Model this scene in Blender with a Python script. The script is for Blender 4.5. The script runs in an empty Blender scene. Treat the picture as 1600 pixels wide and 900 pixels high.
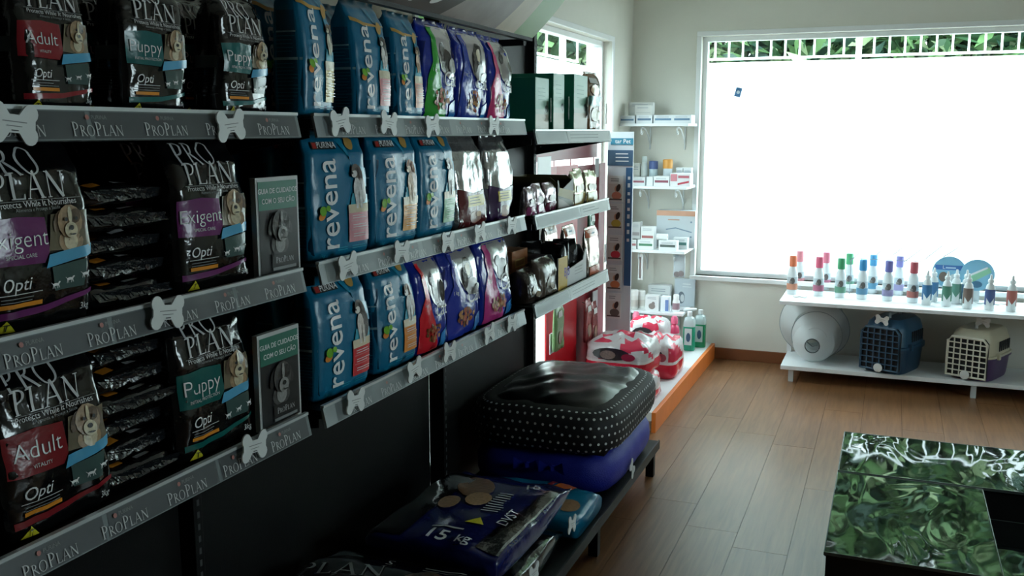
import bpy, bmesh, math, random
from mathutils import Vector, Matrix, noise
sc = bpy.context.scene
COL = sc.collection
R = math.radians
# ---------------------------------------------------------------- camera
FPX, PITCH, YAW, CAMH = 1500.0, R(9.35), R(21.5), 1.5
cam = bpy.data.cameras.new('camera'); camo = bpy.data.objects.new('camera', cam); COL.objects.link(camo)
cam.sensor_width = 36; cam.lens = 36 * FPX / 1600; cam.clip_start = .02
camo.location = (0, 0, CAMH); camo.rotation_euler = (math.pi/2 - PITCH, 0, YAW)
sc.camera = camo
# ---------------------------------------------------------------- sky, exposure
w = bpy.data.worlds.new('overcast_sky'); sc.world = w; w.use_nodes = True
bg = w.node_tree.nodes['Background']
bg.inputs[0].default_value = (.80, .95, 1.0, 1); bg.inputs[1].default_value = 13.0
sc.view_settings.view_transform = 'Standard'; sc.view_settings.look = 'None'
sc.view_settings.exposure = 0.0; sc.view_settings.gamma = 1; sc.view_settings.use_curve_mapping = False
sc.cycles.use_denoising = True; sc.cycles.max_bounces = 10; sc.cycles.diffuse_bounces = 6
sc.cycles.transparent_max_bounces = 16; sc.cycles.caustics_reflective = False; sc.cycles.caustics_refractive = False
sc.cycles.sample_clamp_indirect = 6
# window portals (sampling guides that sit in the window openings)
XL, XR, YB, YF, ZC = -1.633, 3.3, 6.30, -1.6, 2.85
WB = (-1.18, 1.12, .55, 2.088)          # window in the far wall: x0,x1,z0,z1
WL = (3.2, 5.80, .12, 2.03)             # window in the left wall: y0,y1,z0,z1
WR = (1.9, 3.4, 1.0, 2.1)               # added window in the unseen right wall, a guess to light the bags
def portal(name, loc, rot, sx, sy):
    l = bpy.data.lights.new(name, 'AREA'); l.shape = 'RECTANGLE'; l.size = sx; l.size_y = sy
    o = bpy.data.objects.new(name, l); COL.objects.link(o); o.location = loc; o.rotation_euler = rot
    l.cycles.is_portal = True
portal('portal_back', ((WB[0]+WB[1])/2, YB+.14, (WB[2]+WB[3])/2), (-math.pi/2, 0, 0), WB[1]-WB[0], WB[3]-WB[2])
portal('portal_left', (XL-.14, (WL[0]+WL[1])/2, (WL[2]+WL[3])/2), (math.pi/2, 0, -math.pi/2), WL[1]-WL[0], WL[3]-WL[2])
portal('portal_right', (XR+.14, (WR[0]+WR[1])/2, (WR[2]+WR[3])/2), (math.pi/2, 0, math.pi/2), WR[1]-WR[0], WR[3]-WR[2])

# ---------------------------------------------------------------- pixel helpers (a pixel gives a direction; a plane gives the distance)
_fh = Vector((-math.sin(YAW), math.cos(YAW), 0)); _r = Vector((math.cos(YAW), math.sin(YAW), 0)); _u = Vector((0, 0, 1))
_fw = _fh*math.cos(PITCH) - _u*math.sin(PITCH); _up = _fh*math.sin(PITCH) + _u*math.cos(PITCH)
CP = Vector((0, 0, CAMH))
def _ray(x, y): return _fw*FPX + _r*(x-800) + _up*(450-y)
def onX(x, y, v): d = _ray(x, y); return CP + d*(v/d.x)
def onY(x, y, v): d = _ray(x, y); return CP + d*(v/d.y)
def onZ(x, y, v): d = _ray(x, y); return CP + d*((v-CAMH)/d.z)

# ---------------------------------------------------------------- materials
def lin(h):
    h = h.lstrip('#'); c = [int(h[i:i+2], 16)/255 for i in (0, 2, 4)]
    return tuple(v/12.92 if v <= .04045 else ((v+.055)/1.055)**2.4 for v in c) + (1,)
_M = {}
def mat(col, rough=.5, metal=0, spec=.5, bump=0, bscale=60, var=.06, coat=0, alpha=1, trans=0, ns=9):
    key = (col, rough, metal, spec, bump, bscale, var, coat, alpha, trans, ns)
    if key in _M: return _M[key]
    m = bpy.data.materials.new('mat_'+col.lstrip('#')); m.use_nodes = True
    nt = m.node_tree; p = nt.nodes['Principled BSDF']; c = lin(col)
    tc = nt.nodes.new('ShaderNodeTexCoord'); nz = nt.nodes.new('ShaderNodeTexNoise')
    nz.inputs['Scale'].default_value = ns; nz.inputs['Detail'].default_value = 3
    nt.links.new(tc.outputs['Object'], nz.inputs['Vector'])
    mx = nt.nodes.new('ShaderNodeMix'); mx.data_type = 'RGBA'
    mx.inputs[6].default_value = tuple(v*(1-var) for v in c[:3])+(1,)
    mx.inputs[7].default_value = tuple(min(1, v*(1+var)) for v in c[:3])+(1,)
    nt.links.new(nz.outputs['Fac'], mx.inputs[0]); nt.links.new(mx.outputs[2], p.inputs['Base Color'])
    p.inputs['Roughness'].default_value = rough; p.inputs['Metallic'].default_value = metal
    p.inputs['Specular IOR Level'].default_value = spec; p.inputs['Coat Weight'].default_value = coat
    p.inputs['Coat Roughness'].default_value = .08
    p.inputs['Alpha'].default_value = alpha; p.inputs['Transmission Weight'].default_value = trans
    if bump:
        n2 = nt.nodes.new('ShaderNodeTexNoise'); n2.inputs['Scale'].default_value = bscale; n2.inputs['Detail'].default_value = 4
        nt.links.new(tc.outputs['Object'], n2.inputs['Vector'])
        b = nt.nodes.new('ShaderNodeBump'); b.inputs['Strength'].default_value = bump; b.inputs['Distance'].default_value = .01
        nt.links.new(n2.outputs['Fac'], b.inputs['Height']); nt.links.new(b.outputs['Normal'], p.inputs['Normal'])
    _M[key] = m; return m
def film(col, rough=.16, bump=.35): return mat(col, rough, 0, .38, bump, 16, .05, .12)   # glossy printed plastic film
def fur(col): return mat(col, .3, 0, .5, .2, 40, .6, .2, ns=110)
def foil(col='#c9ccd0', rough=.22): return mat(col, rough, .85, .5, .5, 22, .08)
def glass_mat(tint=(.97, 1, 1, 1), refl=.09):
    m = bpy.data.materials.new('window_glass'); m.use_nodes = True; nt = m.node_tree
    nt.nodes.clear(); o = nt.nodes.new('ShaderNodeOutputMaterial'); t = nt.nodes.new('ShaderNodeBsdfTransparent')
    g = nt.nodes.new('ShaderNodeBsdfGlossy'); mx = nt.nodes.new('ShaderNodeMixShader')
    t.inputs[0].default_value = tint; g.inputs['Roughness'].default_value = .02; mx.inputs[0].default_value = refl
    nt.links.new(t.outputs[0], mx.inputs[1]); nt.links.new(g.outputs[0], mx.inputs[2]); nt.links.new(mx.outputs[0], o.inputs[0])
    return m

# ---------------------------------------------------------------- objects
def link(name, data, parent=None):
    o = bpy.data.objects.new(name, data); COL.objects.link(o)
    if parent: o.parent = parent
    return o
def tag(o, label, cat, group=None, kind=None):
    if label: o['label'] = label
    if cat: o['category'] = cat
    if group: o['group'] = group
    if kind: o['kind'] = kind
    return o
def thing(name, label, cat, loc=(0, 0, 0), rotz=0, group=None):
    o = link(name, None); o.empty_display_size = .05
    o.location = loc; o.rotation_euler = (0, 0, rotz)
    return tag(o, label, cat, group)
def copy_tree(root, label=None, group=None, parent=None):
    c = root.copy(); COL.objects.link(c); c.parent = parent
    if label: c['label'] = label
    if group: c['group'] = group
    for ch in list(root.children): copy_tree(ch, parent=c)
    return c

class MB:
    def __init__(s): s.v = []; s.f = []; s.m = []
    def add(s, vs, fs, mi=0):
        b = len(s.v); s.v += [tuple(v) for v in vs]
        for f in fs: s.f.append([i+b for i in f]); s.m.append(mi)
        return s
    def box(s, x0, y0, z0, x1, y1, z1, mi=0):
        vs = [(x, y, z) for z in (z0, z1) for y in (y0, y1) for x in (x0, x1)]
        return s.add(vs, [(0,2,3,1), (4,5,7,6), (0,1,5,4), (2,6,7,3), (0,4,6,2), (1,3,7,5)], mi)
    def lathe(s, prof, n=20, c=(0, 0, 0), mi=0, axis='z', cap=True):
        vs = []; fs = []
        for r, h in prof:
            for k in range(n):
                a = 2*math.pi*k/n; p = (r*math.cos(a), r*math.sin(a), h)
                if axis == 'y': p = (p[0], h, p[1])
                if axis == 'x': p = (h, p[0], p[1])
                vs.append((p[0]+c[0], p[1]+c[1], p[2]+c[2]))
        for i in range(len(prof)-1):
            for k in range(n): fs.append((i*n+k, i*n+(k+1) % n, (i+1)*n+(k+1) % n, (i+1)*n+k))
        if cap: fs += [tuple(range(n))[::-1], tuple((len(prof)-1)*n+k for k in range(n))]
        return s.add(vs, fs, mi)
    def tube(s, pts, r, n=8, mi=0, closed=False):
        pts = [Vector(p) for p in pts]; vs = []; fs = []; m = len(pts)
        for i, p in enumerate(pts):
            a = pts[(i+1) % m] if (closed or i < m-1) else p; b = pts[i-1] if (closed or i > 0) else p
            t = (a-b).normalized(); q = Vector((0, 0, 1)) if abs(t.z) < .9 else Vector((1, 0, 0))
            e = t.cross(q).normalized(); g = t.cross(e); rr = r[i] if isinstance(r, (list, tuple)) else r
            for k in range(n):
                an = 2*math.pi*k/n; vs.append(p + e*(rr*math.cos(an)) + g*(rr*math.sin(an)))
        for i in range(m if closed else m-1):
            j = (i+1) % m
            for k in range(n): fs.append((i*n+k, i*n+(k+1) % n, j*n+(k+1) % n, j*n+k))
        if not closed: fs += [tuple(range(n))[::-1], tuple((m-1)*n+k for k in range(n))]
        return s.add(vs, fs, mi)
    def prism(s, poly, y0, y1, mi=0, axis='y'):
        # polygon in (a,b) extruded along an axis: y -> (a,y,b); z -> (a,b,z); x -> (x,a,b)
        f = {'y': lambda a, b, h: (a, h, b), 'z': lambda a, b, h: (a, b, h), 'x': lambda a, b, h: (h, a, b)}[axis]
        n = len(poly); vs = [f(a, b, y0) for a, b in poly] + [f(a, b, y1) for a, b in poly]
        fs = [tuple(range(n)), tuple(range(n, 2*n))[::-1]] + [(i, i+n, (i+1) % n+n, (i+1) % n) for i in range(n)]
        return s.add(vs, fs, mi)
    def mesh(s, name, mats, smooth=False):
        me = bpy.data.meshes.new(name); me.from_pydata(s.v, [], s.f)
        for m in (mats if isinstance(mats, (list, tuple)) else [mats]): me.materials.append(m)
        me.polygons.foreach_set('material_index', s.m)
        bm = bmesh.new(); bm.from_mesh(me); bmesh.ops.recalc_face_normals(bm, faces=bm.faces); bm.to_mesh(me); bm.free()
        if smooth: me.polygons.foreach_set('use_smooth', [True]*len(me.polygons)); me.set_sharp_from_angle(angle=R(40))
        return me
    def build(s, name, mats, parent=None, smooth=False, bevel=0, seg=2):
        o = link(name, s.mesh(name, mats, smooth), parent)
        if bevel:
            b = o.modifiers.new('bevel', 'BEVEL'); b.width = bevel; b.segments = seg; b.limit_method = 'ANGLE'
        return o
def box(name, lo, hi, m, parent=None, bevel=0):
    return MB().box(*lo, *hi).build(name, m, parent, bevel=bevel)
def struct(o, label=None): o['kind'] = 'structure'; return o
# ================================================================ the room
def wall_mat():
    return mat('#dddcd2', .75, 0, .3, .06, 120, .03)
WALL = wall_mat(); WHITE = mat('#e9ecec', .4); CREAM = mat('#dcdcc8', .5)
T = .16
def wall_with_hole(name, axis, pos, a0, a1, hole, out):
    mb = MB(); h0, h1, z0, z1 = hole; p0, p1 = sorted((pos, pos+out*T))
    for (s0, s1, t0, t1) in ((a0, h0, 0, ZC), (h1, a1, 0, ZC), (h0, h1, 0, z0), (h0, h1, z1, ZC)):
        if axis == 'x': mb.box(s0, p0, t0, s1, p1, t1)
        else: mb.box(p0, s0, t0, p1, s1, t1)
    return struct(mb.build(name, WALL))
wall_with_hole('wall_back', 'x', YB, XL-T, XR+T, WB, 1)
wall_with_hole('wall_left', 'y', XL, YF-T, YB, WL, -1)
wall_with_hole('wall_right', 'y', XR, YF-T, YB, WR, 1)
struct(box('wall_front', (XL, YF-T, 0), (XR, YF, ZC), mat('#5a534c', .8)))
struct(box('ceiling', (XL-T, YF-T, ZC), (XR+T, YB+T, ZC+.15), mat('#e3e3dd', .8)))
# floor: joint-coloured bed with separate laminate planks
fl = struct(box('floor', (XL, YF, -.08), (XR, YB, -.004), mat('#3f2c1e', .8)))
def plank_mat():
    m = bpy.data.materials.new('laminate_oak'); m.use_nodes = True; nt = m.node_tree; p = nt.nodes['Principled BSDF']
    tc = nt.nodes.new('ShaderNodeTexCoord'); oi = nt.nodes.new('ShaderNodeObjectInfo')
    mp = nt.nodes.new('ShaderNodeMapping'); mp.inputs['Scale'].default_value = (34, 2.2, 1)
    cx = nt.nodes.new('ShaderNodeCombineXYZ'); ml = nt.nodes.new('ShaderNodeMath'); ml.operation = 'MULTIPLY'; ml.inputs[1].default_value = 40
    nt.links.new(oi.outputs['Random'], ml.inputs[0]); nt.links.new(ml.outputs[0], cx.inputs[2]); nt.links.new(ml.outputs[0], cx.inputs[1])
    nt.links.new(cx.outputs[0], mp.inputs['Location']); nt.links.new(tc.outputs['Object'], mp.inputs['Vector'])
    nz = nt.nodes.new('ShaderNodeTexNoise'); nz.inputs['Scale'].default_value = 1.6; nz.inputs['Detail'].default_value = 6; nz.inputs['Distortion'].default_value = .6
    nt.links.new(mp.outputs[0], nz.inputs['Vector'])
    cr = nt.nodes.new('ShaderNodeValToRGB'); cr.color_ramp.elements[0].position = .3; cr.color_ramp.elements[1].position = .72
    cr.color_ramp.elements[0].color = lin('#6b482d'); cr.color_ramp.elements[1].color = lin('#87603f')
    nt.links.new(nz.outputs['Fac'], cr.inputs[0])
    hs = nt.nodes.new('ShaderNodeHueSaturation'); mr = nt.nodes.new('ShaderNodeMapRange'); mr.inputs[3].default_value = .92; mr.inputs[4].default_value = 1.06
    nt.links.new(oi.outputs['Random'], mr.inputs[0]); nt.links.new(mr.outputs[0], hs.inputs['Value']); nt.links.new(cr.outputs[0], hs.inputs['Color'])
    nt.links.new(hs.outputs[0], p.inputs['Base Color'])
    p.inputs['Roughness'].default_value = .30; p.inputs['Specular IOR Level'].default_value = .5
    b = nt.nodes.new('ShaderNodeBump'); b.inputs['Strength'].default_value = .08; b.inputs['Distance'].default_value = .004
    nt.links.new(nz.outputs['Fac'], b.inputs['Height']); nt.links.new(b.outputs[0], p.inputs['Normal'])
    return m
PLK = plank_mat(); PW, PLEN = .195, 1.25; rnd = random.Random(5); cache = {}
ix = 0; x = XL
while x < XR - .001:
    x1 = min(x+PW, XR); y = YF - rnd.random()*PLEN
    while y < YB:
        y0, y1 = max(y, YF), min(y+PLEN, YB)
        if y1-y0 > .02:
            k = (round(x1-x, 3), round(y1-y0, 3))
            if k not in cache:
                cache[k] = MB().box(.0007, .0007, -.008, k[0]-.0007, k[1]-.0007, 0).mesh('plank', PLK)
            o = link('plank', cache[k], fl); o.location = (x, y0, 0)
        y += PLEN
    x = x1
# skirting boards
SK = mat('#7a4a2c', .45, 0, .5, .05, 40, .15)
struct(box('baseboard_back', (XL, YB-.014, 0), (XR, YB, .075), SK, bevel=.003))
struct(box('baseboard_left', (XL, WL[1]+.02, 0), (XL+.014, YB-.014, .075), SK, bevel=.003))
struct(box('baseboard_right', (XR-.014, YF, 0), (XR, YB-.014, .075), SK, bevel=.003))
GLASS = glass_mat()
def window(name, axis, pos, hole, out, mull, sill=True):
    h0, h1, z0, z1 = hole; a = pos+out*.05; b = pos+out*.11; p0, p1 = sorted((a, b)); fw = .03
    root = struct(link(name, None))
    def piece(nm, s0, s1, t0, t1, q0=p0, q1=p1, m=WHITE, bev=.003):
        if axis == 'x': return box(nm, (s0, q0, t0), (s1, q1, t1), m, root, bev)
        return box(nm, (q0, s0, t0), (q1, s1, t1), m, root, bev)
    piece('frame_top', h0, h1, z1-fw, z1); piece('frame_bottom', h0, h1, z0, z0+fw)
    piece('frame_jamb', h0, h0+fw, z0+fw, z1-fw); piece('frame_jamb', h1-fw, h1, z0+fw, z1-fw)
    for mx_ in mull: piece('mullion', mx_-.02, mx_+.02, z0+fw, z1-fw)
    g0, g1 = sorted((pos+out*.078, pos+out*.084)); ed = [h0+fw]+[v for m_ in mull for v in (m_-.02, m_+.02)]+[h1-fw]
    for i in range(0, len(ed), 2): piece('glass_pane', ed[i], ed[i+1], z0+fw, z1-fw, g0, g1, GLASS, 0)
    # trim on the room side
    q0, q1 = sorted((pos-out*.012, pos)); tw = .03
    piece('trim_top', h0-tw, h1+tw, z1, z1+tw, q0, q1); piece('trim_side', h0-tw, h0, z0, z1, q0, q1); piece('trim_side', h1, h1+tw, z0, z1, q0, q1)
    if sill:
        q0, q1 = sorted((pos-out*.03, pos+out*.05)); piece('sill', h0-tw, h1+tw, z0-.028, z0, q0, q1)
    return root
window('window_1', 'x', YB, WB, 1, [])
window('window_2', 'y', XL, WL, -1, [])
window('added_window_right', 'y', XR, WR, 1, [2.65])  # added out of view, for side light and highlights on the shelf bags
# ---------------------------------------------------------------- outdoors: paving, rendered wall with railing, trees
struct(box('ground', (-10, -6, -.25), (11, 18, -.1), mat('#8d8d86', .9, bump=.3, bscale=8)))
FWH = mat('#f2f4f2', .7, 0, .3, .08, 30, .02)
FZ = 2.235; FY = 11.0; FX = -3.4
struct(box('boundary_wall_back', (FX, FY, -.1), (8.8, FY+.15, FZ), FWH))
struct(box('boundary_wall_left', (FX-.15, -3, -.1), (FX, FY+.15, FZ), FWH))
RAILM = mat('#e6eaea', .4)
def railing(name, label, axis, a0, a1, pos):
    t = thing(name, label, 'railing', (0, 0, 0))
    def put(nm, u0, u1, v0, v1, hw=.012):
        if axis == 'x': return box(nm, (u0, pos-hw, v0), (u1, pos+hw, v1), RAILM, t)
        return box(nm, (pos-hw, u0, v0), (pos+hw, u1, v1), RAILM, t)
    put('rail', a0, a1, FZ+.03, FZ+.055); put('rail', a0, a1, FZ+.62, FZ+.65)
    n = int((a1-a0)/(.15 if axis == 'x' else .5)); me = None
    for i in range(n+1):
        u = a0+.02+(a1-a0-.04)*i/n
        if i % 12 == 7: put('post', u-.03, u+.03, FZ, FZ+.72, .03)
        else:
            if me is None:
                me = MB().box(-.010, -.010, 0, .010, .010, .575).mesh('bar', RAILM)
            o = link('bar', me, t); o.location = (u, pos, FZ+.05) if axis == 'x' else (pos, u, FZ+.05)
    return t
railing('railing', 'white metal railing on the boundary wall behind the wide window', 'x', FX+.1, 5.2, FY+.075)
railing('railing', 'white metal railing on the boundary wall outside the side window', 'y', 6.6, FY-.1, FX-.075)
LEAFM = [mat(c, .5, 0, .4, 0, 60, .2) for c in ('#3a5c3c', '#668a58', '#2c4a3c', '#9db387')]
def tree(x, y, rad, zc, n, seed, label):
    rr = random.Random(seed); t = thing('tree', label, 'tree', (x, y, -.1), 0, 'trees beyond the boundary wall')
    MB().tube([(0, 0, 0), (.05, .03, zc*.5), (-.03, .06, zc)], [.11, .09, .05], 8).build('trunk', mat('#5a4a3a', .9, bump=.5, bscale=20), t, True)
    mb = MB()
    for i in range(n):
        d = Vector((rr.gauss(0, 1), rr.gauss(0, 1), rr.gauss(0, 1))).normalized(); q = rad*(.35+.65*rr.random()**.5)
        c = Vector((d.x*q, d.y*q, zc+d.z*q*1.35))
        if c.z < .9: continue
        L = .07+.15*rr.random(); a = Vector((rr.gauss(0, 1), rr.gauss(0, 1), rr.gauss(0, .6)-.3)).normalized()
        b = a.cross(Vector((rr.gauss(0, 1), rr.gauss(0, 1), rr.gauss(0, 1)))).normalized()
        mb.add([c-a*L, c+b*L*.35+Vector((0, 0, .01)), c+a*L, c-b*L*.35+Vector((0, 0, .01))], [(0, 1, 2, 3)], rr.choice((0, 0, 1, 1, 2, 3)))
    o = mb.build('leaves', LEAFM, t); o['kind'] = 'stuff'
for i, (x, y, lab) in enumerate([(-2.2, 12.9, 'leafy tree behind the left end of the wide window'), (-.3, 12.7, 'leafy tree behind the window sticker'),
        (1.6, 13.0, 'leafy tree behind the middle of the wide window'), (3.5, 12.7, 'leafy tree behind the right part of the wide window'),
        (5.4, 12.9, 'leafy tree beyond the right end of the wide window'), (-5.2, 9.6, 'leafy tree outside the side window, nearest the corner'),
        (-4.9, 11.7, 'leafy tree at the corner of the boundary wall'), (-3.7, 13.0, 'leafy tree behind the meeting point of the two boundary walls'), (-5.2, 7.5, 'leafy tree outside the side window, behind the shelving')]):
    tree(x, y, 1.5, 3.4, 5600, 40+i, lab)
# ================================================================ flat print: text and shapes in a plane, laid on a surface
_TC = {}
def text2d(s, size=1, shear=0, offset=0, align='CENTER', spacing=1):
    key = (s, shear, offset, align, spacing)
    if key not in _TC:
        cu = bpy.data.curves.new('t', 'FONT'); cu.body = s; cu.size = 1; cu.align_x = align; cu.shear = shear; cu.offset = offset
        cu.resolution_u = 3; cu.space_character = spacing
        o = bpy.data.objects.new('t', cu); COL.objects.link(o)
        me = bpy.data.meshes.new_from_object(o)
        _TC[key] = ([(v.co.x, v.co.y) for v in me.vertices], [tuple(p.vertices) for p in me.polygons])
        bpy.data.objects.remove(o); bpy.data.curves.remove(cu); bpy.data.meshes.remove(me)
    vs, fs = _TC[key]
    return ([(x*size, y*size) for x, y in vs], fs)
def xf(shape, dx=0, dy=0, rot=0, sx=1, sy=1):
    c, s = math.cos(rot), math.sin(rot)
    return ([(dx + c*x*sx - s*y*sy, dy + s*x*sx + c*y*sy) for x, y in shape[0]], shape[1])
def join(*shapes):
    vs = []; fs = []
    for v, f in shapes:
        b = len(vs); vs += v; fs += [tuple(i+b for i in q) for q in f]
    return vs, fs
def rect(x0, y0, x1, y1): return ([(x0, y0), (x1, y0), (x1, y1), (x0, y1)], [(0, 1, 2, 3)])
def poly(*p): return (list(p), [tuple(range(len(p)))])
def ell(cx, cy, rx, ry, rot=0, n=14):
    return xf(([(rx*math.cos(2*math.pi*k/n), ry*math.sin(2*math.pi*k/n)) for k in range(n)], [tuple(range(n))]), cx, cy, rot)
def seg(x0, y0, x1, y1, w0, w1=None):
    w1 = w0 if w1 is None else w1; dx, dy = x1-x0, y1-y0; l = math.hypot(dx, dy); nx, ny = -dy/l, dx/l
    return poly((x0-nx*w0/2, y0-ny*w0/2), (x1-nx*w1/2, y1-ny*w1/2), (x1+nx*w1/2, y1+ny*w1/2), (x0+nx*w0/2, y0+ny*w0/2))
def arcband(cx, cy, rx, ry, a0, a1, tmid, tend, n=14):
    vs = []; fs = []
    for k in range(n+1):
        q = k/n; a = R(a0+(a1-a0)*q); t = tend+(tmid-tend)*abs(math.cos(a))
        vs += [(cx+rx*math.cos(a), cy+ry*math.sin(a)), (cx+(rx-t)*math.cos(a), cy+(ry-min(t, tend*1.2))*math.sin(a))]
    for k in range(n): fs.append((2*k, 2*k+2, 2*k+3, 2*k+1))
    return vs, fs
def serif(x, y, w=.26): return rect(x-w/2, y, x+w/2, y+.035)
# capitals with thick and thin strokes and serifs, cap height 1
GL = {
 'P': (.66, lambda: join(rect(.14, 0, .26, 1), serif(.2, 0), serif(.15, .965, .2), arcband(.26, .72, .36, .28, -90, 90, .12, .05))),
 'R': (.78, lambda: join(rect(.14, 0, .26, 1), serif(.2, 0), serif(.15, .965, .2), arcband(.26, .74, .34, .26, -90, 90, .12, .05), seg(.34, .5, .78, 0, .12, .1), rect(.7, 0, .86, .03))),
 'O': (1.0, lambda: join(arcband(.5, .5, .46, .52, 0, 360, .12, .05, 28))),
 'L': (.66, lambda: join(rect(.14, 0, .26, 1), serif(.2, 0), serif(.2, .965), rect(.2, 0, .62, .045), poly((.56, 0), (.64, 0), (.66, .2), (.63, .2)))),
 'A': (.92, lambda: join(seg(.12, 0, .44, 1, .05), seg(.46, 1.04, .82, 0, .13), rect(.24, .32, .68, .37), serif(.12, 0, .2), serif(.82, 0, .24))),
 'N': (.98, lambda: join(rect(.16, 0, .21, 1), seg(.17, 1, .82, 0, .13), rect(.8, 0, .85, 1), serif(.18, 0, .2), serif(.82, .965, .22), serif(.14, .965, .16))),
}
def serif_word(wd, size, small=1.0, gap=.04):
    x = 0; out = []
    for i, ch in enumerate(wd):
        k = 1.0 if ch.isupper() else small
        wdt, fn = GL[ch.upper()]; out.append(xf(fn(), x, 0, 0, k, k)); x += (wdt+gap)*k
    return xf(join(*out), -x*size/2, 0, 0, size, size), x*size
class Flat:
    """a plane facing -y, x right and z up"""
    def pt(s, x, z, off): return (x, -off, z)
class Side:
    """a plane facing -x (the near side of something that faces the aisle); x of the print runs along +y"""
    def __init__(s, x): s.x = x
    def pt(s, x, z, off): return (s.x-off, -x, z)
def printed(name, surf, items, parent, step=.03, lift=.0008):
    """items: list of (shape, material); later ones lie above earlier ones"""
    vs = []; fs = []; mi = []; mats = []
    for k, (sh, m) in enumerate(items):
        if m not in mats: mats.append(m)
        bm = bmesh.new(); bv = [bm.verts.new((x, 0, y)) for x, y in sh[0]]
        for f in sh[1]:
            try: bm.faces.new([bv[i] for i in f])
            except ValueError: pass
        if step:
            xs = [v[0] for v in sh[0]]; zs = [v[1] for v in sh[0]]
            for ax, lo, hi in ((0, min(xs), max(xs)), (2, min(zs), max(zs))):
                q = math.floor(lo/step)+1
                while q*step < hi:
                    co = [0, 0, 0]; no = [0, 0, 0]; co[ax] = q*step; no[ax] = 1
                    bmesh.ops.bisect_plane(bm, geom=bm.verts[:]+bm.edges[:]+bm.faces[:], plane_co=co, plane_no=no); q += 1
        bm.verts.index_update(); b = len(vs); L = lift*(1+.5*k)+(.0018 if isinstance(surf, BagSurf) else 0)
        vs += [surf.pt(v.co.x, v.co.z, L) for v in bm.verts]
        for f in bm.faces: fs.append([v.index+b for v in f.verts]); mi.append(mats.index(m))
        bm.free()
    me = bpy.data.meshes.new(name); me.from_pydata(vs, [], fs)
    for m in mats: me.materials.append(m)
    me.polygons.foreach_set('material_index', mi); me.polygons.foreach_set('use_smooth', [True]*len(mi))
    o = link(name, me, parent)
    if name in ('small_print', 'foot_print', 'side_text', 'tag_print', 'text_block', 'print', 'weight_lettering'): o['kind'] = 'stuff'
    return o
# ---------------------------------------------------------------- printed animals (generic)
def dog_head(cx, cz, s, a, b, d, e=None):
    e = e or fur('#5a4632')
    return [(ell(cx, cz-.48*s, .46*s, .34*s), a), (ell(cx, cz-.46*s, .26*s, .28*s), b), (ell(cx-.42*s, cz+.14*s, .16*s, .34*s, -.45), e), (ell(cx+.42*s, cz+.14*s, .16*s, .34*s, .45), e),
            (ell(cx, cz+.1*s, .46*s, .5*s), a), (ell(cx+.2*s, cz+.25*s, .2*s, .22*s), e), (ell(cx, cz+.3*s, .07*s, .25*s), b), (ell(cx, cz-.15*s, .25*s, .24*s), b), (ell(cx, cz-.08*s, .1*s, .075*s), d),
            (ell(cx-.18*s, cz+.18*s, .06*s, .06*s), d), (ell(cx+.18*s, cz+.18*s, .06*s, .06*s), d), (ell(cx, cz-.27*s, .12*s, .025*s), d)]
def dog_sit(cx, cz, s, a, b, d):
    return [(ell(cx+.2*s, cz-.35*s, .42*s, .62*s, .25), a), (ell(cx-.05*s, cz-.45*s, .26*s, .6*s, .1), b), (seg(cx-.18*s, cz-.4*s, cx-.14*s, cz-1.15*s, .2*s, .15*s), b),
            (seg(cx+.1*s, cz-.4*s, cx+.12*s, cz-1.15*s, .2*s, .15*s), b), (ell(cx-.12*s, cz+.42*s, .3*s, .3*s), a), (ell(cx-.28*s, cz+.3*s, .2*s, .14*s, .3), b),
            (ell(cx+.1*s, cz+.36*s, .11*s, .28*s, .25), a), (ell(cx-.44*s, cz+.34*s, .06*s, .05*s), d), (ell(cx-.2*s, cz+.5*s, .04*s, .045*s), d)]
def dog_run(cx, cz, s):
    return join(ell(cx, cz, .5*s, .17*s), ell(cx+.52*s, cz+.2*s, .18*s, .11*s, .5), seg(cx-.45*s, cz+.05*s, cx-.75*s, cz+.3*s, .07*s, .03*s), seg(cx-.35*s, cz, cx-.5*s, cz-.5*s, .12*s, .05*s),
                seg(cx-.28*s, cz, cx-.18*s, cz-.5*s, .12*s, .05*s), seg(cx+.3*s, cz, cx+.25*s, cz-.5*s, .12*s, .05*s), seg(cx+.36*s, cz, cx+.55*s, cz-.45*s, .12*s, .05*s), seg(cx+.38*s, cz+.02*s, cx+.5*s, cz+.2*s, .2*s, .14*s))
# ---------------------------------------------------------------- filled plastic bags
class BagSurf:
    def __init__(s, w, h, d, seed, crink=.004, n=5, slump=0):
        s.w, s.h, s.d, s.seed, s.c, s.n = w, h, d, seed, crink, n
    def W(s, v): return s.w/2*(1-.05*max(0, v-.6)/.4)*(1-.03*max(0, .08-v)/.08)
    def D(s, v):
        P = ((0, .80), (.06, .97), (.3, 1.05), (.6, .96), (.82, .80), (.94, .40), (1, .05), (1.2, .05))
        for (a, fa), (b, fb) in zip(P, P[1:]):
            if v <= b:
                q = (v-a)/(b-a); q = q*q*(3-2*q) if a > .3 else q
                return s.d/2*(fa+(fb-fa)*q)
        return s.d/2*.05
    def nz(s, x, z):
        k = 1/s.w; p = Vector((x*k*2.8+s.seed*3.7, z*k*1.5, s.seed*1.3))
        r1 = 1-abs(noise.noise(p))*2; r2 = 1-abs(noise.noise(p*2.3+Vector((5, 1, 2))))*2
        e = .35+.65*min(1, abs(x)/(s.w/2))**2 + .35*max(0, .3-z/s.h)/.3 
        return s.c*e*(r1*1.0+r2*.45-.7)
    def pt(s, x, z, off):
        v = max(0, min(1.0, z/s.h)); W = s.W(v); u = max(-.985, min(.985, x/W))
        y = s.D(v)*(1-abs(u)**s.n)**(1/s.n)
        sway = .10*s.d*math.sin(2.2*v+s.seed)*v
        return (x, -(y+s.nz(x, z)*min(1, y/(s.d*.2)))-off+sway, z)
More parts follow.
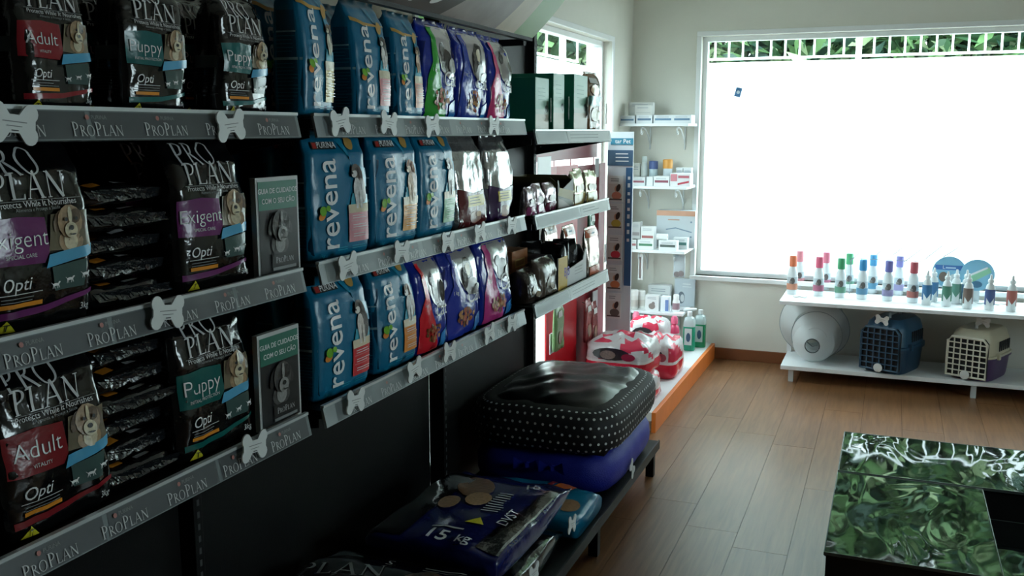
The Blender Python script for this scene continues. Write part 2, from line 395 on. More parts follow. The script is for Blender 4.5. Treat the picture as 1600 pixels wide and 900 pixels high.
class BagSide:
    def __init__(s, b): s.b = b
    def pt(s, x, z, off):
        b = s.b; v = max(0, min(1, z/b.h)); D = b.D(v); u = max(-.93, min(.93, -x/max(D, 1e-4)))
        sway = .10*b.d*math.sin(2.2*v+b.seed)*v
        return (-b.W(v)*(1-abs(u)**b.n)**(1/b.n)-off, -x*min(1, .93*D/max(abs(x), 1e-5))+sway, z)
def bag_body(b, m, parent, name='body', seal=.035, nu=30, nv=44):
    us = [math.sin(math.pi/2*(2*i/nu-1)) for i in range(nu+1)]; vs = []; fs = []; rows = [j/nv for j in range(nv+1)]
    for v in rows:
        W = b.W(v)
        front = [b.pt(u*W, v*b.h, 0) for u in us]
        sway = .10*b.d*math.sin(2.2*v+b.seed)*v
        front[0] = (-W, sway, v*b.h); front[-1] = (W, sway, v*b.h)
        back = [(u*W, b.D(v)*(1-abs(u)**b.n)**(1/b.n)+sway, v*b.h) for u in us[1:-1]][::-1]
        vs += front+back
    n = 2*nu
    for j in range(nv):
        for k in range(n): fs.append((j*n+k, j*n+(k+1) % n, (j+1)*n+(k+1) % n, (j+1)*n+k))
    fs += [tuple(range(n))[::-1]]
    # crimped seal along the top
    t0 = nv*n; base = len(vs)
    for q in (.5, 1):
        for i in range(n):
            x, y, z = vs[t0+i]; vs.append((x*.995, y+.004*math.sin(i*.9+b.seed)*q, z+seal*b.h*q))
    for j, lo in enumerate((t0, base)):
        hi = base + j*n
        for k in range(n): fs.append((lo+k, lo+(k+1) % n, hi+(k+1) % n, hi+k))
    fs.append(tuple(base+n+k for k in range(n)))
    mb = MB(); mb.add(vs, fs); o = link(name, mb.mesh(name, m, False), parent)
    o.data.polygons.foreach_set('use_smooth', [True]*len(o.data.polygons))
    return o
def lines(x0, x1, z, n, dz, th, rr, frac=1.0):
    return join(*[rect(x0, z-k*dz, x0+(x1-x0)*(frac*(.7+.3*rr.random())), z-k*dz+th) for k in range(n)])
# ================================================================ bag designs
BLK = mat('#0b0c0d', .13, 0, .6, .5, 16, .05, .3); SIL = mat('#c4c6c6', .35, 0, .5); GRY = mat('#7d8080', .5); WHT = film('#e4e6e6', .25, .3)
YEL = mat('#d8cf2e', .4); ORG = film('#d98a2b', .25); DK = mat('#101010', .4); TAN = film('#b59a72', .25); CRM = film('#d8ccb0', .25)
SKY = film('#4f9fc4', .2); PALE = film('#8fb3ae', .2)
def pp_bag(w, h, d, seed, word, col, name='dog_food_bag', label='', kilo=True, clear=None):
    """black bag with silver serif brand, colour panel, dog portrait"""
    t = thing(name, label, 'pet food bag'); b = BagSurf(w, h, d, seed, .009*w/.2); rr = random.Random(seed)
    bag_body(b, BLK, t)
    C = film(col, .2, .4); X = lambda f: (f-.5)*w; Zf = lambda f: f*h
    s = min(.2*w, .14*h)
    a, wa = serif_word('PRO', s); c, wc = serif_word('PLAN', s)
    printed('brand_lettering', b, [(xf(a, X(.13)+wa/2, Zf(.825)), SIL), (xf(c, X(.15)+wc/2, Zf(.70)), SIL)], t, .025)
    printed('tagline', b, [(rect(X(.12), Zf(.69), X(.9), Zf(.693)), GRY), (xf(text2d('Protects While It Nourishes', .062*w), 0, Zf(.66)), SIL), (xf(text2d('Alimenta e Protege a Saúde', .036*w), 0, Zf(.637)), GRY)], t, .03)
    printed('name_panel', b, [(poly((X(.03), Zf(.37)), (X(.5), Zf(.36)), (X(.56), Zf(.42)), (X(.54), Zf(.6)), (X(.3), Zf(.615)), (X(.03), Zf(.6))), C)], t, .02)
    tw = text2d(word, .19*w, offset=-.012); tx = max(v[0] for v in tw[0])-min(v[0] for v in tw[0]); k = min(1, .5*w/tx)
    printed('name_lettering', b, [(xf(tw, X(.29), Zf(.455), 0, k, k), WHT), (xf(text2d({'Adult': 'VITALITY', 'Exigent': 'SPECIAL CARE'}.get(word, 'INITIAL PROTECTION'), .04*w), X(.3), Zf(.40)), SIL)], t, .03, .0022)
    printed('dog_portrait', b, [(poly((X(.55), Zf(.42)), (X(.95), Zf(.4)), (X(.95), Zf(.62)), (X(.6), Zf(.61))), film('#6d6552', .2))] + dog_head(X(.76), Zf(.545), .25*w, fur('#9c8160'), fur('#cbbf9f'), DK), t, .02, .0014)
    printed('light_blue_band', b, [(poly((X(.5), Zf(.33)), (X(.97), Zf(.37)), (X(.97), Zf(.43)), (X(.54), Zf(.40))), SKY)], t, .02, .003)
    printed('pale_patch', b, [(poly((X(.58), Zf(.2)), (X(.86), Zf(.2)), (X(.9), Zf(.35)), (X(.56), Zf(.33))), film('#3f5653', .2))], t, .02)
    printed('formula_lettering', b, [(xf(text2d('Opti', .13*w, .25), X(.24), Zf(.235)), WHT), (rect(X(.1), Zf(.215), X(.46), Zf(.219)), SIL), (lines(X(.12), X(.45), Zf(.195), 2, .018*h, .004*h, rr), GRY)], t, .03, .0016)
    printed('orange_bar', b, [(rect(X(.12), Zf(.145), X(.46), Zf(.168)), ORG)], t, .02)
    printed('bottom_band', b, [(poly((X(.04), Zf(.085)), (X(.5), Zf(.1)), (X(.96), Zf(.155)), (X(.96), Zf(.18)), (X(.5), Zf(.135)), (X(.04), Zf(.125))), C)], t, .02)
    for i in range(3): printed('dog_silhouette', b, [(dog_run(X(.58+.145*i), Zf(.235+.016*i), .062*w), WHT)], t, .03, .0026)
    tri = printed('warning_triangle', b, [(poly((X(.09), Zf(.02)), (X(.24), Zf(.02)), (X(.165), Zf(.085))), YEL)], t, .02, .0012)
    printed('triangle_letter', b, [(xf(text2d('T', .07*w, offset=.01), X(.165), Zf(.03)), DK)], tri, .03, .002)
    if kilo: printed('weight_lettering', b, [(xf(text2d('3kg', .07*w, .2), X(.86), Zf(.07)), SIL)], t, .03)
    sd = BagSide(b)
    printed('side_label', sd, [(rect(-.3*d, Zf(.40), .3*d, Zf(.5)), film('#3a4342', .4))], t, .02)
    printed('side_text', sd, [(lines(-.32*d, .32*d, Zf(.36), 9, .022*h, .004*h, rr), film('#24292a', .4))], t, .03)
    return t
TEAL = film('#0c6a8c', .3, .3); TEALD = film('#0a4560', .35, .3); TEALL = film('#2fa3bd', .28, .3); GOLD = film('#b8924f', .3)
LEAF = film('#6fae2e', .3); LEAFO = film('#d98532', .3)
def rv_bag(w, h, d, seed, col, label, gold_band=False, dogc=('#6b5546', '#d9d4cc'), purina=True):
    """teal bag, brand running upwards, dog and colour panel on the right"""
    t = thing('dog_food_bag', label, 'pet food bag'); b = BagSurf(w, h, d, seed, .0035*w/.2); rr = random.Random(seed)
    bag_body(b, TEAL, t); X = lambda f: (f-.5)*w; Zf = lambda f: f*h
    printed('light_sweep', b, [(poly((X(.5), Zf(.97)), (X(.62), Zf(.97)), (X(.72), Zf(.6)), (X(.97), Zf(.56)), (X(.97), Zf(.72)), (X(.7), Zf(.75))), film('#1a86a8', .28, .3)), (poly((X(.60), Zf(.4)), (X(.97), Zf(.38)), (X(.97), Zf(.5)), (X(.66), Zf(.52))), film('#3f9db4', .28, .3))], t, .02)
    word = text2d('revena', .40*w, offset=.006); mnx = min(v[0] for v in word[0]); mxx = max(v[0] for v in word[0]); L = .72*h
    k = L/(mxx-mnx)
    printed('brand_lettering', b, [(xf(word, X(.40), Zf(.09)+L/2-(mnx+mxx)/2*k, math.pi/2, k, 1.05), WHT)], t, .025, .0016)
    zl = Zf(.09)+L*.36
    printed('leaf_mark', b, [(ell(X(.14), zl+.01*h, .055*w, .03*h, .5), LEAFO), (ell(X(.15), zl+.05*h, .05*w, .04*h, .9), LEAF), (ell(X(.22), zl+.07*h, .03*w, .028*h, 1.2), LEAF)], t, .03, .0028)
    printed('dog_picture', b, dog_sit(X(.76), Zf(.62), .25*w, fur(dogc[0]), fur(dogc[1]), DK), t, .02, .0016)
    C = film(col, .28, .3)
    hexc = lambda f: '#%02x%02x%02x' % tuple(int(int(col[i:i+2], 16)*f+205*(1-f)) for i in (1, 3, 5))
    printed('flavour_panel', b, [(rect(X(.57), Zf(.12), X(.93), Zf(.42)), C), (rect(X(.57), Zf(.36), X(.93), Zf(.43)), CRM), (rect(X(.59), Zf(.29), X(.9), Zf(.3)), film(hexc(.6), .28)), (rect(X(.59), Zf(.215), X(.9), Zf(.225)), film(hexc(.6), .28)), (lines(X(.61), X(.88), Zf(.335), 2, .02*h, .006*h, rr), WHT), (lines(X(.61), X(.88), Zf(.26), 2, .02*h, .006*h, rr), WHT), (lines(X(.61), X(.88), Zf(.185), 2, .02*h, .006*h, rr), WHT)], t, .025, .0018)
    if purina:
        tg = printed('maker_plate', b, [(rect(X(.1), Zf(.885), X(.47), Zf(.945)), DK), (rect(X(.11), Zf(.893), X(.17), Zf(.938)), film('#a33a34'))], t, .02, .002)
        printed('maker_lettering', b, [(xf(text2d('PURINA', .085*w, offset=.012), X(.315), Zf(.897)), WHT)], tg, .03, .0046)
    printed('gold_seal', b, [(ell(X(.72), Zf(.93 if not gold_band else .8), .07*w, .055*h), GOLD)], t, .02, .0016)
    if gold_band: printed('gold_band', b, [(poly((X(.03), Zf(.835)), (X(.3), Zf(.80)), (X(.97), Zf(.82)), (X(.97), Zf(.825)), (X(.3), Zf(.83)), (X(.03), Zf(.87))), GOLD)], t, .02, .0012)
    printed('small_print', b, [(lines(X(.38), X(.56), Zf(.085), 2, .018*h, .005*h, rr), TEALL), (lines(X(.62), X(.9), Zf(.085), 2, .018*h, .005*h, rr), TEALL), (xf(text2d('1kg', .055*w), X(.14), Zf(.03)), TEALL)], t, .03, .0014)
    sd = BagSide(b)
    printed('side_panel', sd, [(rect(-.4*d, Zf(.05), .4*d, Zf(.78)), TEALD), (rect(-.4*d, Zf(.62), .4*d, Zf(.632)), film('#8fb3bd', .4)), (rect(-.4*d, Zf(.42), .4*d, Zf(.44)), film('#8fb3bd', .4)), (lines(-.34*d, .34*d, Zf(.39), 12, .026*h, .006*h, rr), film('#2f7f98', .4)), (lines(-.34*d, .34*d, Zf(.59), 5, .028*h, .006*h, rr), film('#2f7f98', .4))], t, .02)
    return t
BLU = film('#1a2f8f', .16, .4); SILF = mat('#b3aeb0', .18, .35, .6, .45, 18, .06, .5)
def cc_bag(w, h, d, seed, col, label, cat=0):
    """blue cat food bag: silver photo, colour swoosh, kibble heap, script lettering"""
    t = thing('cat_food_bag', label, 'pet food bag'); b = BagSurf(w, h, d, seed, .010*w/.22); rr = random.Random(seed)
    bag_body(b, BLU, t); X = lambda f: (f-.5)*w; Zf = lambda f: f*h; C = film(col, .16, .4)
    printed('photo_area', b, [(poly((X(.22), Zf(.97)), (X(.97), Zf(.97)), (X(.97), Zf(.42)), (X(.7), Zf(.44)), (X(.48), Zf(.52)), (X(.32), Zf(.72))), SILF)], t, .02)
    g1, g2, g3 = film('#3a3534', .2), film('#8b8583', .2), film('#d2cdca', .2)
    if cat == 0: pic = [(ell(X(.62), Zf(.62), .16*w, .13*h, .5), g1), (ell(X(.5), Zf(.74), .09*w, .07*h), g1), (ell(X(.8), Zf(.58), .12*w, .08*h), g2), (ell(X(.88), Zf(.7), .06*w, .05*h), g1)]
    elif cat == 1: pic = [(ell(X(.62), Zf(.72), .14*w, .16*h), g1), (ell(X(.62), Zf(.74), .075*w, .075*h), CRM), (ell(X(.66), Zf(.55), .17*w, .1*h), g2), (ell(X(.5), Zf(.66), .06*w, .12*h), g1), (ell(X(.78), Zf(.5), .13*w, .05*h, .3), g1)]
    else: pic = [(ell(X(.6), Zf(.62), .11*w, .14*h, .3), g2), (ell(X(.52), Zf(.76), .08*w, .06*h), g1), (poly((X(.46), Zf(.79)), (X(.5), Zf(.86)), (X(.53), Zf(.8))), g1), (ell(X(.82), Zf(.62), .07*w, .12*h), g1)]
    printed('cat_photo', b, pic, t, .02, .0016)
    printed('colour_swoosh', b, [(poly((X(.03), Zf(.02)), (X(.6), Zf(.02)), (X(.55), Zf(.2)), (X(.42), Zf(.42)), (X(.34), Zf(.7)), (X(.3), Zf(.95)), (X(.2), Zf(.95)), (X(.2), Zf(.6)), (X(.05), Zf(.4))), C)], t, .02, .0012)
    kb = [film(c, .35) for c in ('#8a5a32', '#6d3f22', '#b07a45', '#a5492e')]; pile = []
    for i in range(46):
        a, q = rr.random()*6.28, rr.random()**.5; pile.append((ell(X(.42)+math.cos(a)*q*.22*w, Zf(.22)+math.sin(a)*q*.105*h, .034*w, .026*w, rr.random()*3, 6), kb[i % 4]))
    pile = [(join(*[p for p, m in pile if m == k]), k) for k in kb]
    printed('kibble_picture', b, pile, t, .03, .0026)
    printed('script_lettering', b, [(xf(text2d('Cat', .3*w, .25), X(.72), Zf(.36)), WHT)], t, .03, .003)
    printed('blue_corner', b, [(poly((X(.66), Zf(.02)), (X(.97), Zf(.02)), (X(.97), Zf(.24)), (X(.72), Zf(.16))), film('#2f7fc4', .16))], t, .02, .0016)
    printed('small_print', b, [(xf(text2d('1 kg', .07*w), X(.22), Zf(.5)), WHT)], t, .03, .003)
    printed('side_panel', BagSide(b), [(rect(-.36*d, Zf(.1), .36*d, Zf(.8)), film('#16256e', .3)), (lines(-.3*d, .3*d, Zf(.7), 14, .035*h, .006*h, rr), film('#5c6cab', .4))], t, .02)
    return t
def sv_bag(w, h, d, seed, col, label):
    """silver foil pouch with a dark printed foot and yellow label"""
    t = thing('foil_food_bag', label, 'pet food bag'); b = BagSurf(w, h, d, seed, .013*w/.22); rr = random.Random(seed)
    bag_body(b, foil('#c3c5c6', .2), t); X = lambda f: (f-.5)*w; Zf = lambda f: f*h; C = film(col, .2, .4)
    printed('printed_foot', b, [(poly((X(.04), Zf(.02)), (X(.96), Zf(.02)), (X(.96), Zf(.42)), (X(.5), Zf(.38)), (X(.04), Zf(.44))), C)], t, .02)
    printed('yellow_label', b, [(rect(X(.25), Zf(.24), X(.8), Zf(.36)), film('#c9b545', .3)), (lines(X(.3), X(.75), Zf(.33), 3, .03*h, .007*h, rr), DK)], t, .02, .0016)
    printed('food_picture', b, [(ell(X(.5), Zf(.12), .2*w, .07*h), film('#7d4a2c', .3)), (ell(X(.6), Zf(.15), .08*w, .03*h), film('#b58a55', .3))], t, .02, .0016)
    printed('side_label', BagSide(b), [(rect(-.3*d, Zf(.4), .3*d, Zf(.52)), film('#b9bdbd', .3)), (rect(-.38*d, Zf(.02), .38*d, Zf(.4)), C)], t, .02)
    return t
# ================================================================ shelving
BLACKM = mat('#070808', .5, 0, .2, .05, 200); STRIPM = mat('#8f9798', .42, .15, .5, .04, 90, .08); STRIPD = mat('#454a4c', .4, 0, .5)
STRIPG = mat('#6d7677', .42, .1, .5, .04, 90, .08)
XS = -1.14; XB = -1.50
UNITS = [dict(y0=.30, y1=1.69, zs=(1.525, 1.206, .893), txt=True, label='black shop shelving unit holding the black dog food bags, nearest the camera'),
         dict(y0=1.75, y1=3.0, zs=(1.525, 1.21, .89), txt=True, label='black shop shelving unit holding teal and blue food bags'),
         dict(y0=3.10, y1=4.03, zs=(1.492, 1.20, .888), txt=False, label='black shop shelving unit at the far end with green boxes on top')]
for ui, U in enumerate(UNITS):
    y0, y1 = U['y0'], U['y1']; t = thing('shelving_unit', U['label'], 'shelf unit', (XB, (y0+y1)/2, 0), 0, 'black wall shelving'); ox, oy = XB, (y0+y1)/2
    box('back_panel', (-.02, y0-.02-oy, .1), (-.002, y1-oy-(.0 if ui < 2 else .04), 1.80 if ui < 2 else 1.9), BLACKM, t)
    for yy in ((y0-.03, y0) if ui == 0 else (y0-.045, y0-.015),) + (((y1-.035, y1),) if ui == 2 else ()):
        p = box('upright', (-.03, yy[0]-oy, 0), (.03, yy[1]-oy, 1.95), BLACKM, t, .002)
        mb = MB()
        for k in range(60): mb.box(.0302, yy[0]-oy+.011, .15+k*.03, .0312, yy[1]-oy-.011, .165+k*.03)
        mb.build('slots', mat('#3a3d3e', .6), p)
    for zi, z in enumerate(U['zs']):
        box('shelf_board', (.03, y0-oy, z-.022), (XS-ox-.004, y1-oy, z-.002), BLACKM, t, .001)
        for yy in (y0, y1-.004): MB().prism([(.03, z-.10), (.03, z-.022), (XS-ox-.01, z-.022), (XS-ox-.01, z-.042)], yy-oy, yy+.004-oy).build('bracket', BLACKM, t)
        # sloped price strip with a bright lip
        prof = [(XS-ox-.004, z+.006), (XS-ox+.002, z+.006), (XS-ox+.012, z-.040), (XS-ox+.006, z-.042)]
        st = MB().prism(prof, y0-oy, y1-oy).build('price_strip', STRIPG if ui == 0 else STRIPM, t)
        box('strip_lip', (XS-ox-.004, y0-oy, z+.004), (XS-ox+.005, y1-oy, z+.010), mat('#c9cfd0', .3, .3), st)
        class SF:
            def pt(s, x, zz, off, z=z, ox=ox): return (XS-ox+.002+.010*(z+.006-zz)/.046+off, x, zz)
        if U['txt'] and (ui == 0 or True):
            it = []; y = .098 if zi else .11
            yy = 1.598-.15*9
            while yy < y1-.06:
                if yy > y0+.06:
                    wd, L = serif_word('ProPlan', .021, .76, .05); printed('strip_word', SF(), [(xf(wd, yy-oy, z-.034), SIL)], st, 0, .0024)
                    printed('maker_word', SF(), [(xf(text2d('PURINA', .009), yy-oy+.006, z-.009), GRY), (ell(yy-oy-.018, z-.006, .004, .004, 0, 8), mat('#a86a62', .5))], st, 0, .0022)
                yy += .15
            bands = [] ; rr = random.Random(ui*7+zi); yy = y0+rr.random()*.1
            while yy < y1-.2: 
                L = .25+rr.random()*.2; bands.append((rect(yy-oy, z-.038, min(yy+L, y1-.01)-oy, z+.002), STRIPD if ui == 0 else mat('#6b7374', .45, .1))); yy += L+.01+(0 if ui == 0 else .12*rr.random())
            if bands: printed('paper_insert', SF(), bands, st, 0, .0003)
        else:
            rr = random.Random(ui*7+zi); L0 = y0+.3+rr.random()*.2
            printed('paper_insert', SF(), [(rect(y0+.02-oy, z-.034, L0-oy, z+.0), mat('#a9b3b4', .5)), (rect(L0+.02-oy, z-.036, y1-.03-oy, z+.002), mat('#cfd6d6', .5)), (lines(L0+.05-oy, y1-.15-oy, z-.012, 2, .011, .003, rr), mat('#8f9a9b', .5))], st, 0, .0004)
# printed curved header above the second unit
hd = thing('header_sign', 'curved header sign with black, grey and green print over the shelving', 'sign', (-1.13, 1.75, 1.789))
def hpt(y, q): return (.015+.28*q, y-1.75, .25*q+.10*q*q)
def hstrip(name, pa, pb, m):      # the print bands lean, so the borders are given at the bottom and the top
    mb = MB(); n = 14; k = 6; vs = []
    for side in (0, 1):
        for i in range(n+1):
            q = i/n
            for j in range(k+1):
                ya = pa[0]+(pa[1]-pa[0])*q; yb = pb[0]+(pb[1]-pb[0])*q
                p = Vector(hpt(ya+(yb-ya)*j/k, q)); p += Vector((-.004, 0, .004))*side; vs.append(p)
    s = (n+1)*(k+1); fs = []
    for o_ in (0, s):
        for i in range(n):
            for j in range(k): fs.append((o_+i*(k+1)+j, o_+i*(k+1)+j+1, o_+(i+1)*(k+1)+j+1, o_+(i+1)*(k+1)+j))
    for j in range(k): fs += [(j, j+1, s+j+1, s+j), (n*(k+1)+j, n*(k+1)+j+1, s+n*(k+1)+j+1, s+n*(k+1)+j)]
    for i in range(n): fs += [(i*(k+1), (i+1)*(k+1), s+(i+1)*(k+1), s+i*(k+1)), (i*(k+1)+k, (i+1)*(k+1)+k, s+(i+1)*(k+1)+k, s+i*(k+1)+k)]
    mb.add(vs, fs); o = mb.build(name, m, hd, True); return o
hstrip('black_print', (.4, .4), (2.30, 2.75), mat('#101112', .35))
hstrip('grey_print', (2.30, 2.75), (2.68, 2.80), mat('#8b837f', .35, 0, .5, 0, 60, .5))
hstrip('cream_print', (2.68, 2.80), (2.83, 2.86), mat('#c4b9a4', .35, 0, .5, 0, 60, .3))
hstrip('green_print', (2.83, 2.86), (3.0, 3.0), mat('#86a873', .35))
box('header_rail', (0, -.05, -.006), (.02, 1.25, .006), BLACKM, hd)
box('header_bracket', (-.37, -.045, -.02), (.0, -.025, .0), BLACKM, hd); box('header_bracket', (-.37, 1.22, -.02), (.0, 1.24, .0), BLACKM, hd)
class HS:
    def pt(s, x, z, off): p = hpt(x, z); return (p[0]+off*.3, p[1], p[2]-off)
for e in ((2.09, .13, .025, .07, .4), (2.14, .2, .02, .05, .2), (2.24, .14, .02, .06, -.5), (2.30, .2, .015, .04, .2), (1.9, .3, .03, .07, .4)): printed('white_animal_print', HS(), [(ell(*e), WHT)], hd, .03, .002)
# ================================================================ bags on the shelves
def place(t, yc, z, d, k=0, xf_=-1.165, tilt=0):
    t.location = (xf_-d/2-k*(d+(.02 if d < .1 else .014)), yc, z); t.rotation_euler = (0, 0, math.pi/2+tilt); return t
ORD = ('', 'second', 'third')
def column(t, y0, y1, z, d, rows, what, tilt=0, group=None):
    yc = (y0+y1)/2; place(t, yc, z, d, 0, tilt=tilt); t['group'] = group
    for k in range(1, rows):
        c = copy_tree(t, label='%s bag in the row behind %s' % (ORD[k], what)); place(c, yc, z, d, k, tilt=tilt*.5)
z1, z2, z3 = 1.5255, 1.2065, .8935
G1 = 'black dog food bags on the near shelving'
D1 = .085
column(pp_bag(.137, .215, .08, 1, 'Adult', '#8a1f28', label='small black Adult dog food bag with red panel on the top shelf'), 1.05, 1.187, z1, .08, 3, 'the red Adult bag on the top shelf', 0, G1)
column(pp_bag(.15, .222, .08, 2, 'Puppy', '#17605f', label='small black Puppy dog food bag, middle one on the near top shelf'), 1.254, 1.404, z1, .08, 3, 'the middle Puppy bag on the top shelf', 0, G1)
column(pp_bag(.155, .222, .08, 3, 'Puppy', '#17605f', label='small black Puppy dog food bag beside the teal bags on top shelf'), 1.49, 1.645, z1, .08, 3, 'the Puppy bag next to the teal bags', .06, G1)
column(pp_bag(.205, .278, .1, 4, 'Exigent', '#6a2a63', label='large black Exigent dog food bag, cut by the left edge, middle shelf'), .95, 1.158, z2, .1, 2, 'the leftmost Exigent bag', 0, G1)
column(pp_bag(.20, .28, .1, 5, 'Exigent', '#6a2a63', label='black Exigent dog food bag with purple panel beside the upper booklet'), 1.358, 1.558, z2, .1, 3, 'the Exigent bag beside the booklet', 0, G1)
column(pp_bag(.205, .272, .1, 6, 'Adult', '#7c1b22', label='large black Adult dog food bag with red panel on the lowest shelf'), .965, 1.17, z3, .1, 2, 'the Adult bag on the lowest shelf', 0, G1)
column(pp_bag(.215, .279, .1, 7, 'Puppy', '#0f5a55', label='large black Puppy dog food bag beside the lower booklet'), 1.335, 1.55, z3, .1, 2, 'the Puppy bag beside the lower booklet', 0, G1)
G2 = 'teal dog food bags'
for (y0, y1, z, h, sd, col, lab, what, gb, tl, dc) in (
    (1.752, 1.895, z1, .285, 11, '#c9b05a', 'teal dog food bag with yellow panel, first on the top shelf', 'the yellow panel teal bag', True, .1, ('#5a4636', '#d9cdb8')),
    (1.987, 2.150, z1, .27, 12, '#d98f94', 'teal dog food bag with pink panel, second on the top shelf', 'the pink panel teal bag on the top shelf', True, .0, ('#3f3430', '#d9d4cc')),
    (2.187, 2.330, z1, .262, 13, '#dd9a80', 'teal dog food bag with salmon panel beside the green swoosh cat bag', 'the salmon panel teal bag', True, .0, ('#6b4f3c', '#c9a88a')),
    (1.80, 2.02, z2+.003, .28, 14, '#d99aa2', 'teal dog food bag with pink panel on the middle shelf', 'the pink panel teal bag on the middle shelf', False, -.1, ('#5d5450', '#e0dcd6')),
    (2.055, 2.29, z2+.003, .28, 15, '#e0a04a', 'teal dog food bag with orange panel and terrier on the middle shelf', 'the orange panel teal bag on the middle shelf', False, 0, ('#8a5d3f', '#d2b79a')),
    (2.296, 2.52, z2+.003, .28, 16, '#7fb68a', 'teal dog food bag with green panel on the middle shelf', 'the green panel teal bag', False, 0, ('#4b4542', '#dad6d0')),
    (1.79, 2.015, z3-.003, .278, 17, '#cf3b40', 'teal dog food bag with red panel on the lowest shelf', 'the red panel teal bag', False, -.04, ('#3d332e', '#cfc8c0')),
    (2.055, 2.27, z3-.003, .28, 18, '#e08f3c', 'teal dog food bag with orange panel on the lowest shelf', 'the orange panel teal bag on the lowest shelf', False, 0, ('#7d6350', '#e0dad2'))):
    column(rv_bag(y1-y0, h, D1, sd, col, lab, gb, dc, not gb), y0, y1, z, D1, 3, what, tl, G2)
G3 = 'blue cat food bags'
for (y0, y1, z, h, sd, col, lab, what, ct) in (
    (2.335, 2.53, z1, .26, 21, '#2f9a35', 'blue cat food bag with green swoosh on the top shelf', 'the green swoosh cat bag', 0),
    (2.54, 2.755, z1, .258, 22, '#1f3fa0', 'all-blue cat food bag between green and pink ones on top shelf', 'the all-blue cat bag on the top shelf', 1),
    (2.768, 2.955, z1, .255, 23, '#c93a72', 'blue cat food bag with pink swoosh at the end of top shelf', 'the pink swoosh cat bag on the top shelf', 2),
    (2.275, 2.45, z3-.003, .262, 24, '#cf2430', 'blue cat food bag with bright red swoosh on the lowest shelf', 'the red swoosh cat bag', 2),
    (2.462, 2.705, z3-.003, .265, 25, '#20339a', 'all-blue cat food bag with kibble picture on the lowest shelf', 'the all-blue cat bag on the lowest shelf', 1),
    (2.715, 2.975, z3-.003, .262, 26, '#b93a80', 'blue cat food bag with magenta swoosh on the lowest shelf', 'the magenta swoosh cat bag', 0)):
    column(cc_bag(y1-y0, h, .09, sd, col, lab, ct), y0, y1, z, .09, 2, what, 0, G3)
column(sv_bag(.215, .272, .09, 31, '#5d1f22', 'silver foil food bag with maroon foot on the middle shelf'), 2.535, 2.75, z2+.003, .09, 2, 'the maroon foot silver bag', 0, 'silver foil food bags')
column(sv_bag(.2, .268, .09, 32, '#38204a', 'silver foil food bag with purple foot on the middle shelf'), 2.79, 2.985, z2+.003, .09, 2, 'the purple foot silver bag', 0, 'silver foil food bags')
# flat piles of black bags between the standing ones
def flat_bag(w, h, d, seed):
    t = thing('dog_food_bag', '', 'pet food bag'); b = BagSurf(w, h, d, seed, .009); rr = random.Random(seed)
    bag_body(b, BLK, t, nu=16, nv=18)
    printed('foot_print', b, [(rect(-.3*w, .05*h, -.12*w, .12*h), ORG), (rect(.1*w, .06*h, .3*w, .1*h), SIL), (rect(-.45*w, .3*h, .1*w, .5*h), film('#3a1d38', .2))], t, .02)
    # crumpled bottom fold, the end that faces the aisle
    mb = MB()
    for k in range(12):
        x = -.46*w+.07*w*k+rr.uniform(-.01, .01); mb.add([(x, -.35*d, -.001), (x+.05+.02*rr.random(), -.30*d*rr.random(), -.004-.004*rr.random()), (x+.06, .2*d, -.002), (x+.01, .3*d*rr.random(), -.006)], [(0, 1, 2, 3)])
    mb.build('fold', mat('#1d2023', .12, 0, .8, .6, 40), t)
    return t
LIE = Matrix(((0, 0, -1), (1, 0, 0), (0, -1, 0)))      # x -> +Y, z -> -X, front -> up
def lay(t, x, y, z, rz=0): t.matrix_world = Matrix.Translation((x, y, z)) @ Matrix.Rotation(rz, 4, 'Z') @ LIE.to_4x4()
fb = None; nth = ('bottom', 'second', 'third', 'fourth', 'fifth', 'sixth', 'top')
for zb, nm, n in ((z2, 'middle', 5), (z3, 'lowest', 6)):
    for k in range(n):
        t = flat_bag(.15, .26, .032, 50+k) if fb is None or len(fb) < 3 else copy_tree(fb[k % 3])
        fb = (fb or []) + ([t] if fb is None or len(fb) < 3 else [])
        t['label'] = '%s black bag lying in the flat pile on the %s near shelf' % ('top' if k == n-1 else nth[k], nm); t['group'] = 'black bags lying in piles'
        lay(t, -1.19-.012*((k*37) % 3), 1.247+.003*((k*53) % 3-1), zb+.020+k*.0415, .06*((k*29) % 3-1))
# booklets
def booklet(label, loc, lean):
    t = thing('booklet', label, 'booklet', loc, math.pi/2, 'dog care booklets on the near shelving'); t.rotation_euler = (0, 0, math.pi/2)
    Wd, Hh = .145, .20
    mb = MB().box(-Wd/2, -.006, 0, Wd/2, .006, Hh); body = mb.build('pages', mat('#b9bcba', .5), t)
    f = Flat(); g = mat('#1f6b57', .35, 0, .5, 0, 60, .03); k = mat('#15181a', .35)
    class FF:
        def pt(s, x, z, off): return (x, -.006-off, z)
    f = FF()
    printed('cover', f, [(rect(-.066, .006, .066, Hh-.008), k), (rect(-.066, .135, .066, Hh-.008), g)], t, 0)
    printed('title_lettering', f, [(xf(text2d('GUIA DE CUIDADOS', .0145, offset=.012), 0, .168), WHT), (xf(text2d('COM O SEU CÃO', .0145, offset=.012), 0, .148), WHT)], t, 0, .0016)
    a, b_, d_ = mat('#4a4a49', .4), mat('#9c9c9a', .4), mat('#0b0b0b', .4)
    printed('dog_photo', f, dog_head(.0, .095, .066, fur('#4a4a49'), fur('#8c8c8a'), d_, fur('#2c2c2c')), t, 0, .0022)
    wd, L = serif_word('ProPlan', .0125, .78, .05)
    pl = printed('name_plate', f, [(rect(-.03, .022, .055, .045), d_), (rect(-.03, .012, .05, .018), GRY)], t, 0, .0034)
    printed('plate_lettering', f, [(xf(wd, .012, .026), SIL)], pl, 0, .0044)
    return t
